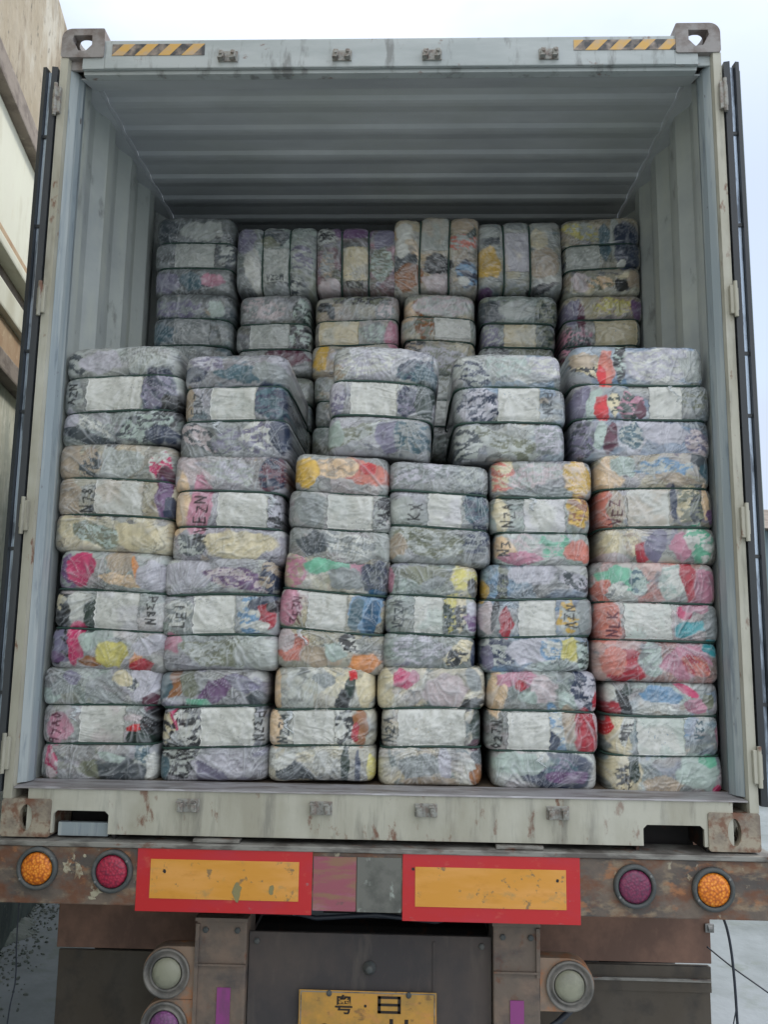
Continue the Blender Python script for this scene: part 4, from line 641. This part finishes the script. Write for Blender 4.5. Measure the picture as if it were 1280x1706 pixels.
('upright banded bale with tan, dark olive and blue cloth, tallest of the top rear row', 0.213, 0.92, 3.643, 0.385, 0.411, 1, 0, [0.315, 0.658], [0.013, 0.181], 'w', 'CBcw', [(-0.147, -0.053, 0.051, 0.051, 0.2, 'd'), (-0.132, -0.118, 0.056, 0.051, 0.0, 'O'), (-0.149, 0.112, 0.034, 0.039, 0.0, 'W'), (-0.168, 0.031, 0.028, 0.039, 0.0, 'W'), (0.002, -0.053, 0.056, 0.039, 0.0, 'k'), (0.002, -0.142, 0.056, 0.034, 0.0, 'P'), (0.142, -0.097, 0.045, 0.051, 0.0, 'n', 'h', 'b'), (0.125, -0.136, 0.022, 0.017, 0.0, 'W'), (0.125, 0.052, 0.056, 0.034, 0.0, 's', 'h', 'w'), (0.162, 0.103, 0.028, 0.022, 0.0, 'G'), (0.125, 0.142, 0.045, 0.034, 0.0, 'B')], []),
('upright banded bale with a bright amber patch, fifth of the top rear row', 0.602, 0.92, 3.63, 0.377, 0.386, 1, 0, [0.304, 0.616], [-0.076, 0.115], 'L', 'wCgw', [(-0.144, -0.04, 0.045, 0.067, 0.0, 'Y'), (-0.164, -0.173, 0.039, 0.022, 0.0, 'p'), (-0.143, 0.079, 0.039, 0.028, 0.0, 'd'), (-0.152, 0.115, 0.045, 0.022, 0.0, 'w'), (0.107, -0.04, 0.056, 0.067, 0.0, 'B'), (0.089, 0.079, 0.039, 0.045, 0.2, 'C'), (0.142, -0.123, 0.045, 0.022, -0.2, 'W'), (0.106, -0.153, 0.061, 0.017, -0.3, 'k'), (-0.025, -0.153, 0.05, 0.022, 0.0, 'x', 'h', 'g'), (-0.016, 0.163, 0.045, 0.028, 0.0, 'g')], []),
('crosswise strapped olive beige bale in the top right corner of the rear stack', 0.984, 0.92, 3.63, 0.369, 0.385, 0, 0, [0.342, 0.65], [-0.165, -0.009], 'w', 'CxBw', [(-0.09, 0.124, 0.067, 0.039, 0.3, 'y', 'h', 'w'), (0.02, 0.064, 0.028, 0.083, 0.0, 't'), (0.063, 0.094, 0.022, 0.083, 0.0, 'w'), (0.117, 0.049, 0.05, 0.1, 0.0, 'n'), (0.087, -0.04, 0.017, 0.017, 0.0, 'W'), (-0.095, -0.129, 0.039, 0.033, 0.3, 'P'), (-0.013, -0.134, 0.056, 0.028, 0.0, 'x', 'h', 'c'), (0.092, -0.143, 0.033, 0.028, 0.0, 'k'), (0.148, -0.114, 0.033, 0.033, 0.0, 'B')], []),
('dim blue grey bale at the left wall, second rear row from the top', -0.93, 0.92, 3.244, 0.384, 0.387, 0, 0, [0.348, 0.681], [-0.079, 0.091], 'g', 'gdtw', [(-0.057, 0.123, 0.113, 0.034, 0.0, 'v', 'h', 'g'), (-0.135, -0.009, 0.056, 0.04, 0.0, 't'), (0.113, 0.123, 0.034, 0.034, 0.0, 'M')], []),
('grey bale with a green flecked right end, second rear row from the top', -0.542, 0.92, 3.244, 0.359, 0.387, 0, 0, [0.314, 0.63], [-0.112, 0.073], 'w', 'gwLx', [(-0.049, 0.124, 0.095, 0.039, 0.2, 'P', 'h', 'g'), (0.134, 0.103, 0.034, 0.045, 0.0, 'G', 'h', 'M'), (0.124, -0.008, 0.05, 0.05, 0.0, 'k', 'h', 'M'), (0.071, -0.109, 0.084, 0.039, 0.0, 'u')], []),
('rear stack pale bale with black flecked top tier and yellow lower left end', -0.156, 0.92, 3.244, 0.412, 0.387, 0, 0, [0.384, 0.685], [-0.173, 0.011], 'C', 'CwWP', [(-0.154, 0.133, 0.028, 0.022, 0.0, 'k'), (-0.119, 0.11, 0.022, 0.028, 0.0, 'd'), (0.014, 0.168, 0.111, 0.022, 0.0, 'x', 'h', 'k'), (0.127, 0.11, 0.045, 0.039, 0.0, 'P', 'h', 'g'), (0.087, 0.008, 0.072, 0.039, 0.0, 'M', 'h', 'g'), (0.17, -0.007, 0.033, 0.056, 0.0, 'q'), (-0.159, -0.118, 0.033, 0.05, 0.0, 'Y'), (-0.114, -0.123, 0.017, 0.045, 0.0, 'B'), (0.019, -0.117, 0.111, 0.045, 0.0, 'w', 'h', 'L')], []),
('bale with a brown and white tangle at its left end, fourth of its rear row', 0.23, 0.92, 3.244, 0.355, 0.387, 0, 0, [0.425, 0.71], [-0.025, 0.141], 'W', 'CBwM', [(-0.142, 0.11, 0.039, 0.044, 0.3, 'c'), (-0.092, 0.139, 0.028, 0.033, 0.0, 'O'), (-0.059, 0.116, 0.028, 0.022, 0.0, 'W'), (-0.069, 0.037, 0.039, 0.055, 0.0, 'O', 'h', 'x'), (-0.118, -0.093, 0.055, 0.055, 0.0, 'k', 'h', 'B'), (0.019, 0.14, 0.111, 0.039, 0.0, 'P', 'h', 'w'), (0.034, -0.121, 0.1, 0.05, 0.2, 'L', 'h', 'x'), (0.089, 0.017, 0.022, 0.022, 0.0, 'd')], []),
('rear grey bale with dull green camouflage print at both ends of its sheet', 0.593, 0.92, 3.244, 0.366, 0.387, 0, 0, [0.353, 0.651], [-0.067, 0.081], 'C', 'xwgM', [(-0.136, 0.111, 0.05, 0.055, 0.0, 'd'), (-0.011, 0.125, 0.061, 0.033, 0.0, 'w'), (0.127, 0.111, 0.05, 0.044, 0.0, 'x', 'h', 'G'), (-0.136, -0.005, 0.044, 0.061, 0.0, 'v', 'h', 'w'), (0.125, -0.005, 0.039, 0.05, 0.0, 'G', 'h', 'x'), (-0.109, -0.106, 0.055, 0.044, 0.0, 'k', 'h', 'g'), (0.042, -0.097, 0.083, 0.028, 0.0, 'x')], []),
('rear bale against the right wall with purple cloth down its left side', 0.984, 0.92, 3.244, 0.377, 0.387, 0, 0, [0.378, 0.698], [-0.041, 0.151], 'C', 'xCPw', [(-0.14, 0.111, 0.044, 0.055, 0.0, 'v'), (-0.1, 0.068, 0.014, 0.082, 0.0, 'u'), (0.04, 0.141, 0.093, 0.038, 0.0, 'y', 'h', 'B'), (0.154, 0.126, 0.027, 0.038, 0.0, 'p'), (-0.129, -0.033, 0.071, 0.066, 0.0, 'd', 'h', 'q'), (-0.117, -0.133, 0.066, 0.038, 0.0, 'u'), (-0.104, -0.153, 0.027, 0.027, 0.0, 'R'), (0.006, -0.09, 0.055, 0.038, 0.0, 'C'), (0.087, -0.104, 0.082, 0.027, 0.0, 'M')], []),
('grey bale glimpsed low in the rear stack behind the front left corner', -0.912, 0.92, 2.845, 0.378, 0.41, 0, 0, [0.391, 0.689], [-0.078, 0.089], 'w', 'gwMx', [], []),
('dim mauve bale glimpsed between the two left top front bales', -0.529, 0.92, 2.845, 0.354, 0.41, 0, 0, [0.397, 0.694], [-0.066, 0.1], 'w', 'gwMx', [], []),
('pale green bale glimpsed left of the lilac white front bale', -0.149, 0.92, 2.845, 0.406, 0.41, 0, 0, [0.402, 0.698], [-0.093, 0.072], 'w', 'gwMx', [], []),
('pale grey bale glimpsed in the gap between the two middle top front bales', 0.231, 0.92, 2.845, 0.349, 0.41, 0, 0, [0.408, 0.703], [-0.065, 0.098], 'w', 'gwMx', [(0.019, 0.163, 0.055, 0.033, 0.0, 'x', 'h', 'w'), (0.019, 0.05, 0.033, 0.055, 0.0, 'w')], []),
('dull green bale glimpsed above the pale blue grey front bale', 0.589, 0.92, 2.845, 0.361, 0.41, 0, 0, [0.413, 0.708], [-0.072, 0.091], 'w', 'gwMx', [], []),
('dusky red and lilac bale glimpsed left of the floral front bale', 0.975, 0.92, 2.845, 0.372, 0.41, 0, 0, [0.419, 0.712], [-0.078, 0.084], 'w', 'uqgP', [(-0.123, 0.194, 0.054, 0.032, 0.0, 'r'), (-0.151, 0.137, 0.054, 0.038, 0.0, 'v')], [])]

PAL = {k: lin(np.array(v)/255.) for k, v in COL.items()}
def h2(ix, iy, s):
    n = (ix.astype(np.int64)*374761393 + iy.astype(np.int64)*668265263 + int(s)*2147483647) & 0xffffffff
    n = ((n ^ (n >> 13))*1274126177) & 0xffffffff
    return ((n ^ (n >> 16)) & 0xffffff)/float(0xffffff)
def vnoise(x, y, s):
    ix, iy = np.floor(x), np.floor(y); fx, fy = x-ix, y-iy
    fx = fx*fx*(3-2*fx); fy = fy*fy*(3-2*fy); ix = ix.astype(np.int64)+1000; iy = iy.astype(np.int64)+1000
    a, b, c, d = h2(ix,iy,s), h2(ix+1,iy,s), h2(ix,iy+1,s), h2(ix+1,iy+1,s)
    return (a*(1-fx)+b*fx)*(1-fy)+(c*(1-fx)+d*fx)*fy
def fbm(x, y, s, o=4):
    t, a, q = 0, .5, 0
    for k in range(o): t = t+a*vnoise(x*2**k, y*2**k, s+k*17); q += a; a *= .5
    return t/q
def smooth(a, lo, hi):
    t = np.clip((a-lo)/(hi-lo),0,1); return t*t*(3-2*t)
GLY = {'P':[((0,0),(0,1)),((0,1),(.7,.85)),((.7,.85),(.65,.5)),((.65,.5),(0,.45))], '3':[((0,1),(.7,.95)),((.7,.95),(.3,.55)),((.3,.55),(.75,.25)),((.75,.25),(0,0))],
 'Z':[((0,1),(.7,1)),((.7,1),(0,0)),((0,0),(.75,0))], 'N':[((0,0),(0,1)),((0,1),(.65,0)),((.65,0),(.7,1))], 'V':[((0,1),(.35,0)),((.35,0),(.7,1))],
 'M':[((0,0),(.1,1)),((.1,1),(.35,.3)),((.35,.3),(.65,1)),((.65,1),(.75,0))], '7':[((0,1),(.7,1)),((.7,1),(.25,0))], '2':[((0,.8),(.35,1)),((.35,1),(.65,.75)),((.65,.75),(0,0)),((0,0),(.7,0))],
 '0':[((.35,1),(.05,.5)),((.05,.5),(.35,0)),((.35,0),(.65,.5)),((.65,.5),(.35,1))], '9':[((.6,.6),(.1,.6)),((.1,.6),(.2,1)),((.2,1),(.65,.9)),((.65,.9),(.55,0))],
 'E':[((0,0),(0,1)),((0,1),(.6,1)),((0,.5),(.5,.5)),((0,0),(.6,0))], 'L':[((0,1),(0,0)),((0,0),(.6,0))], 'A':[((0,0),(.35,1)),((.35,1),(.7,0)),((.15,.4),(.6,.4))],
 '5':[((.65,1),(.1,1)),((.1,1),(.05,.55)),((.05,.55),(.6,.45)),((.6,.45),(.5,.1)),((.5,.1),(0,0))], 'K':[((0,0),(0,1)),((.65,1),(0,.45)),((0,.45),(.65,0))], 'X':[((0,0),(.7,1)),((0,1),(.7,0))], 'S':[((.65,.9),(.1,.8)),((.1,.8),(.6,.4)),((.6,.4),(0,.05))],
 'B':[((0,0),(0,1)),((0,1),(.6,.8)),((.6,.8),(0,.5)),((0,.5),(.7,.25)),((.7,.25),(0,0))], 'I':[((.3,0),(.3,1))], '8':[((.35,1),(.1,.75)),((.1,.75),(.6,.25)),((.6,.25),(.3,0)),((.3,0),(.05,.25)),((.05,.25),(.6,.75)),((.6,.75),(.35,1))]}
def ink(x, z, txts):
    """darkness of hand lettering; returns list of (mask, colour)"""
    out = []
    for s, cx, cz, length, rot, col in txts:
        a = math.radians(rot); u = (x-cx)*math.cos(a)+(z-cz)*math.sin(a); v = -(x-cx)*math.sin(a)+(z-cz)*math.cos(a)
        length = length*.86; n = len(s); adv = length/n; hgt = min(adv*1.2,.046); wd = adv*.86; mk = np.zeros_like(x)
        u = u+.003*(vnoise(v*60,u*30,7)-.5); v = v+.004*(vnoise(u*40,v*40,9)-.5)
        for i, ch in enumerate(s):
            ox = -length/2+i*adv; jr = math.sin(i*5.1+cx*40); jy = .12*math.cos(i*3.7+cz*50)
            for (x0,y0),(x1,y1) in GLY[ch]:
                ax, ay, bx, by = ox+x0*wd, (y0-.5+jy+jr*.14*(x0-.35))*hgt*(1+.14*jr), ox+x1*wd, (y1-.5+jy+jr*.14*(x1-.35))*hgt*(1+.14*jr)
                dx, dy = bx-ax, by-ay; L2 = dx*dx+dy*dy+1e-12
                t = np.clip(((u-ax)*dx+(v-ay)*dy)/L2,0,1); d = np.hypot(u-ax-t*dx, v-ay-t*dy)
                mk = np.maximum(mk, 1-smooth(d,.0017,.0040))
        out.append((mk*.9, PAL[col]))
    return out
def paint(x, z, w, h, pal, pats, txts, seed):
    """cloth colours on the bale's face, in bale coordinates (metres)"""
    wx = x+.030*(fbm(x*14,z*14,seed+1)-.5)*2; wz = z+.030*(fbm(x*14,z*14,seed+2)-.5)*2
    cols = np.array([PAL[c] for c in pal]); rs = np.random.RandomState(seed)
    # garments pressed under the film: soft drifts between the palette's colours, faint fold lines
    mean = cols.mean(0)[None]; cols = cols*.92+mean*.08; c = np.zeros(x.shape+(3,)); wt = np.zeros(x.shape)
    ca, sa = math.cos(rs.uniform(-.5,.5)), math.sin(rs.uniform(-.5,.5))
    for k in range(len(cols)):
        u = (wx*ca+wz*sa)*(6+k); v = (wz*ca-wx*sa)*(17+2*k); q = np.exp(15*fbm(u+k*9,v,seed+60+k,3)); c += q[...,None]*cols[k]; wt += q
    c = c/wt[...,None]
    npt = 13; px_, pz_ = rs.uniform(-w/2,w/2,npt), rs.uniform(-h/2,h/2,npt); an = rs.uniform(-.7,.7,npt); st = rs.uniform(1.2,3.2,npt); best = np.full(x.shape,1e9); idx = np.zeros(x.shape,int)
    allc = np.concatenate([cols, cols*.72, [PAL[pal[0]]*.55+PAL['v']*.3, PAL['g']]]); ci = rs.randint(0,len(allc),npt)
    for k in range(npt):
        dx, dz = wx-px_[k], wz-pz_[k]; u = dx*math.cos(an[k])+dz*math.sin(an[k]); v = -dx*math.sin(an[k])+dz*math.cos(an[k])
        d = np.abs(u)/st[k]+np.abs(v)*st[k]; mm = d < best; best = np.where(mm,d,best); idx = np.where(mm,k,idx)
    c = c*.5+allc[ci][idx]*.5
    f = fbm(wx*20,wz*46,seed+5)[...,None]; c = c*(.72+.58*f)
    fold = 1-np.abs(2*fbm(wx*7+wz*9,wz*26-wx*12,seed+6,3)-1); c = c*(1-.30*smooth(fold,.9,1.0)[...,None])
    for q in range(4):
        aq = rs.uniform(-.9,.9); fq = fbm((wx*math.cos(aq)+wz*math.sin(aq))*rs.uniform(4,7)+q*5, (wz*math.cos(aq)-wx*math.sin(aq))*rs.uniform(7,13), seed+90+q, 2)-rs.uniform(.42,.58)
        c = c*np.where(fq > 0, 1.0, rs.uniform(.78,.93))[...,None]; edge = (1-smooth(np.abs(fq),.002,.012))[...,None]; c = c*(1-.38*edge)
    fl = smooth(fbm(wx*18,wz*26,seed+8),.66,.74)[...,None]*.6; pick = PAL[['n','v','g','t','x','B','d','g'][seed % 8]]
    c = c*(1-fl)+pick*fl
    for p in pats:
        cx, cz, rx, rz, a, col = p[:6]; kind = p[6] if len(p) > 6 else 's'
        pw = .55*min(rx,rz,.028); qx = x+pw*(fbm(x*30,z*30,seed+3)-.5)*2; qz = z+pw*(fbm(x*30,z*30,seed+4)-.5)*2
        dx, dz = qx-cx, qz-cz; u = dx*math.cos(a)-dz*math.sin(a); v = dx*math.sin(a)+dz*math.cos(a)
        U_, V_ = u/rx/1.2, v/rz/1.2; d = (np.abs(U_)**2+np.abs(V_)**2)**.5*.9; nk = rs.randint(4,7); a0_ = rs.uniform(0,6.28)
        for q in range(nk):
            an_ = a0_+q*6.283/nk+rs.uniform(-.3,.3); d = np.maximum(d, (U_*math.cos(an_)+V_*math.sin(an_))/rs.uniform(.78,1.12))
        mk = 1-smooth(d,.93,1.07)
        cc = PAL[col]*np.ones(x.shape+(1,))
        if kind == 'h':
            sc = 70 if rx > rz else 55; sg = 1 if seed % 2 else -1
            hm = smooth(fbm(u*sc*.55+sg*v*sc*.6, v*sc*1.5-sg*u*30, seed+6, 3),.47,.56)[...,None]
            cc = cc*(1-hm)+PAL[p[7]]*hm
        cc = cc*(.52+.72*fbm(u*50,v*22,seed+9,3))[...,None]
        mk = (mk*.97)[...,None]; c = c*(1-mk)+cc*mk
    return np.clip(c,0,1)
def creases(x, z, w, h, fr, seed, vert):
    """radiating film creases: ridges 0..1 and where milky folds and painted glints run"""
    rs = np.random.RandomState(seed+500); out = np.zeros_like(x)
    for k in range(6):
        kx = rs.uniform(-w*.5,w*.5); kz = -h/2+h*(rs.choice([0,fr[0],fr[1],1])+rs.uniform(-.03,.03)); R0 = rs.uniform(.08,.24)
        if vert: kx, kz = -w/2+w*rs.choice([0,fr[0],fr[1],1]), rs.uniform(-h*.5,h*.5)
        dx, dz = x-kx, z-kz; r = np.hypot(dx,dz)+1e-5; th = np.arctan2(dz,dx)+.35*(fbm(x*12,z*12,seed+k)-.5)
        rid = 1-np.abs(2*vnoise(th*8+k*11,r*3.5,seed+31*k)-1); rid = rid**12
        fall = np.exp(-(r/R0)**2)*smooth(r,.0,.02); out = np.maximum(out, np.clip(rid*fall*1.7,0,1))
    lng = 1-np.abs(2*fbm(x*9+z*14,z*42-x*24,seed+77,2)-1); out = np.maximum(out, .55*smooth(lng,.86,1.0))
    return out
def make_bale(i, rec):
    lab, xc, Y, zc, w, h, vert, tilt, fr, pz, pcol, pal, pats, txts = rec
    seed = 100+i*13; fine = Y < .5
    w, h = w+.016, h+.003
    LX, LZ = (h, w) if vert else (w, h)          # LX: along the tiers, LZ: across them
    D = .74; step = .0033 if fine else .0052
    ed = [0,fr[0],fr[1],1]
    rs = np.random.RandomState(seed); endr = rs.uniform(.0,.044,(3,2)); bul = rs.uniform(.7,1.25,3); slope = rs.uniform(-.012,.012,2)
    rad = .034
    bow = rs.uniform(-.005,.013)*(0 if vert else 1); skew = rs.uniform(-.026,.026)*(.4 if vert else 1); ph = rs.uniform(0,6)
    def sag(X_, t_): return .0055*np.sin(X_*7+ph)+bow*(1-(2*X_/LX)**2)*(.4+.6*np.abs(2*(t_-.5)))+skew*X_
    def tier(t):      # t 0..1 across tiers -> (tier index, local -1..1)
        k = np.clip(np.searchsorted(ed[1:3], t),0,2); lo = np.array(ed)[k]; hi = np.array(ed)[k+1]
        return k, 2*(t-lo)/(hi-lo)-1
    def inset(b, k): return np.where(((k == 0)&(b > 0))|(k == 1)|((k == 2)&(b < 0)), .62, 1.1)*rad*(1-np.power(np.clip(1-np.abs(b)**4.2,0,1),1/2.2))
    def front(xx, t):  # depth behind the front plane of the body at along-tier position xx and t
        k, b = tier(t); ins = inset(b, k); rx = LX/2-ins*.75-endr[k,(xx > 0).astype(int)]*.5
        q = np.clip(np.abs(xx)/rx,0,1); return ins*bul[k]+ .10*(1-np.power(np.clip(1-q**9,0,1),1/3.2)), q
    def disp(xf, zf):  # outward bumps in final face coordinates
        cr_ = creases(xf,zf,w,h,fr,seed,vert)
        return .028*(fbm(xf*8,zf*8,seed+21,3)-.5)+.006*(fbm(xf*34,zf*34,seed+22,3)-.5)+.0042*cr_, cr_
    # loop around the bale: dense across the front, coarse on sides and back
    nf = int(LX/step); nz = int(LZ/step)
    a = np.linspace(-1,1,nf); a = np.sign(a)*(1-(1-np.abs(a))**1.15)
    tz = []
    for k in range(3):
        nn = max(8,int((ed[k+1]-ed[k])*nz)); bb = np.linspace(-1,1,nn); bb = np.sign(bb)*(1-(1-np.abs(bb))**1.5)
        tz += list(ed[k]+(bb*.5+.5)*(ed[k+1]-ed[k]))[:-1 if k < 2 else None]
    tz = np.array(tz); rows = len(tz)
    k, b = tier(np.clip(tz,1e-6,1-1e-6)); b = np.where(np.isin(tz,ed),np.where(tz > .99,1.0,-1.0),b); ins = inset(b, k)
    rxl = LX/2-ins*.75-endr[k,0]*.5; rxr = LX/2-ins*.75-endr[k,1]*.5
    # front grid
    A, T = np.meshgrid(a, np.arange(rows)); rx = np.where(A < 0, rxl[T], rxr[T]); X = A*rx
    Q = np.abs(A); Yf = (ins*bul[k])[T]+.10*(1-np.power(np.clip(1-Q**9,0,1),1/3.2))
    Z = (tz-.5)[T]*LZ
    # sides and back: coarse loop
    sb = [.16,.26,.38,.5,.62]; bk = [.8,.4,0,-.4,-.8]
    cx, cy = [], []
    for yv in sb: cx.append(rxr[:,None]*np.ones((rows,1))); cy.append(np.full((rows,1),yv)+ins[:,None]*.2)
    for q in bk: cx.append(q*rxr[:,None]); cy.append(D-ins[:,None])
    for yv in sb[::-1]: cx.append(-rxl[:,None]*np.ones((rows,1))); cy.append(np.full((rows,1),yv)+ins[:,None]*.2)
    X = np.hstack([X]+cx); Yv = np.hstack([Yf]+cy); Z = np.hstack([Z]+[Z[:,:1]]*len(cx)); nc = X.shape[1]
    # gentle sag of the tiers
    Z = Z+sag(X, tz[:,None])
    if vert: FX, FZ = Z.copy(), X.copy()
    else: FX, FZ = X.copy(), Z.copy()
    dp, cr_ = disp(FX,FZ)
    fm = np.zeros_like(X); fm[:,:nf] = smooth(1-np.hstack([np.abs(A)]),.0,.08)
    Yv[:, :nf] -= dp[:, :nf]*(.3+.7*fm[:, :nf])
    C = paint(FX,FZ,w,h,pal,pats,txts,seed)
    milky = np.clip(cr_*.30,0,.30)[...,None]; sh_ = creases(FX-.004,FZ+.004,w,h,fr,seed,vert)[...,None]  # whitish lines paint film glints along with the milky folds
    C = C*(1-.25*np.clip(sh_,0,1)); C = C*(1-milky)+lin(np.array([.88,.90,.92]))*milky  # shifted crease copy paints a thin shade line beside each ridge
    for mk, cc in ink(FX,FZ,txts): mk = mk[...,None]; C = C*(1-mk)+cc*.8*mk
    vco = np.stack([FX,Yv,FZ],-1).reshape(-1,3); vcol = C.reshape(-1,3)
    r0 = np.arange(rows-1)[:,None]*nc; c0 = np.arange(nc)[None,:]; c1 = (c0+1) % nc
    quads = np.stack([r0+c0, r0+c1, r0+c1+nc, r0+c0+nc],-1).reshape(-1,4)
    if vert: quads = quads[:, ::-1]
    faces = quads.tolist(); caps = [list(range(nc))[::-1], list(range((rows-1)*nc,rows*nc))]
    if vert: caps = [c[::-1] for c in caps]
    me = bpy.data.meshes.new('wrapped_bundle'); me.from_pydata(vco.tolist(), [], faces+caps); me.update()
    at = me.color_attributes.new('cloth','FLOAT_COLOR','POINT'); at.data.foreach_set('color', np.hstack([vcol,np.ones((len(vcol),1))]).astype(np.float32).ravel())
    me.polygons.foreach_set('use_smooth', [True]*len(me.polygons)); me.materials.append(M['film'])
    root = empty('clothing_bale', (xc,Y,zc-h/2), lab, 'bale', 'wrapped bales of clothing stacked in the container')
    def add(me_, name):
        o = bpy.data.objects.new(name, me_); o.location = (0,0,h/2); return link(o, root)
    add(me,'wrapped_bundle')
    # pale sheet under the film on the middle tier
    m0, m1 = fr[0], fr[1]; u0, u1 = max(pz[0],-LX/2*.86), min(pz[1],LX/2*.9)
    if u1-u0 > .03:
        nu, nv = max(6,int((u1-u0)/.006)), 26
        U, V = np.meshgrid(np.linspace(u0,u1,nu), np.linspace(m0+(m1-m0)*.035, m1-(m1-m0)*.035, nv))
        U = U+.004*(vnoise(V*40,U*0,seed+3)-.5)*2
        dep, q = front(U,V); Zl = (V-.5)*LZ+sag(U,V)
        fx, fz = (Zl,U) if vert else (U,Zl)
        dd, cc = disp(fx,fz); yy = dep-dd*(.3+.7*smooth(1-np.abs(U)/(LX/2),0,.08))-.0020
        P3 = np.stack([fx,yy,fz],-1).reshape(-1,3); idx = np.arange(nu*nv).reshape(nv,nu)
        q4 = np.stack([idx[:-1,:-1],idx[:-1,1:],idx[1:,1:],idx[1:,:-1]],-1).reshape(-1,4)
        if vert: q4 = q4[:, ::-1]
        back = P3.copy(); back[:,1] += .0010; n0 = len(P3)
        per = list(idx[0])+list(idx[1:,-1])+list(idx[-1,-2::-1])+list(idx[-2:0:-1,0])
        side = [(per[j],per[(j+1)%len(per)],per[(j+1)%len(per)]+n0,per[j]+n0) for j in range(len(per))]
        me2 = bpy.data.meshes.new('pale_sheet'); me2.from_pydata(np.vstack([P3,back]).tolist(),[],q4.tolist()+(q4[:, ::-1]+n0).tolist()+[tuple(int(v) for v in s_) for s_ in side]); me2.update()
        base = PAL[pcol]; s1 = fbm(fx*16,fz*16,seed+41)[...,None]; s2 = PAL[pal[1]]
        cl = base*(.72+.2*fbm(fx*40,fz*10,seed+42)[...,None]); mk = smooth(s1,.5,.7)*.55; cl = cl*(1-mk)+s2*mk
        pr = smooth(fbm(fx*120,fz*60,seed+43,2),.68,.74)[...,None]*.18; cl = cl*(1-pr)
        ml = (cc*.3)[...,None]; cl = np.clip(cl*(1-ml)+.86*ml,0,1)  # same pale folds and painted glints over the sheet
        for mk_, cc_ in ink(fx,fz,txts): mk_ = mk_[...,None]; cl = cl*(1-mk_)+cc_*.8*mk_
        cl = np.vstack([cl.reshape(-1,3)]*2)
        at = me2.color_attributes.new('cloth','FLOAT_COLOR','POINT'); at.data.foreach_set('color', np.hstack([cl,np.ones((len(cl),1))]).astype(np.float32).ravel())
        me2.polygons.foreach_set('use_smooth',[True]*len(me2.polygons)); me2.materials.append(M['sheet']); add(me2,'pale_sheet')
    if fine and i in (0,2,8,13,16,19,22,4):
        for q in range(1):
            bx = rs.uniform(-.36,.36)*w; bz = LZ*(fr[rs.randint(0,2)]-.5); n_ = 12; lw = rs.uniform(.006,.014); ll = rs.uniform(.05,.10); vv = []
            for k_ in range(n_+1):
                t_ = k_/n_; cx_ = bx+.012*math.sin(t_*7+seed)+.02*t_*rs.uniform(.6,1); zz_ = bz-ll*t_; yo_ = .022-.030*math.sin(t_*3.0)-.008*abs(math.sin(t_*11))
                for e_ in (-1,0,1): vv.append((cx_+e_*lw*(1-.5*t_)*(1+.4*math.sin(t_*20+e_)),yo_-.006*(e_ == 0)+rs.uniform(-.002,.002),zz_))
            ff = [(k_*3+e_,k_*3+e_+1,k_*3+e_+4,k_*3+e_+3) for k_ in range(n_) for e_ in (0,1)]
            me3 = bpy.data.meshes.new('film_tail'); me3.from_pydata(vv,[],ff); me3.materials.append(M['tail']); add(me3,'film_tail')
    # cords in the creases
    for j in (0,1):
        t = fr[j]; zz = (t-.5)*LZ; hx = LX/2-rad*.47-.004; pts = []
        for q in np.linspace(-1,1,40):
            xx = q*hx*.985; yf = rad*.62+.10*(1-(1-min(1,abs(q)*.985)**9)**(1/3.2))-.011
            pts.append((xx,yf,zz+float(sag(xx,t))))
        for yv in (.2,.4,.6): pts.append((hx+.006,yv,zz))
        pts += [(hx*.9,D-rad+.01,zz),(0,D-rad+.01,zz),(-hx*.9,D-rad+.01,zz)]
        for yv in (.6,.4,.2): pts.append((-hx-.006,yv,zz))
        if vert: pts = [(p[2],p[1],p[0]) for p in pts]
        sb_ = MB(); sb_.tube(pts,.0042,6,closed=True); o = sb_.build('strap', M['strap'], root, smooth=True); o.location = (0,0,h/2)
    if tilt:
        a_ = math.radians(-tilt)
        for ch in root.children: ch.matrix_parent_inverse = Matrix.Identity(4); ch.rotation_euler = (0,a_,0)
    return root
for i, rec in enumerate(BALES): make_bale(i, rec)
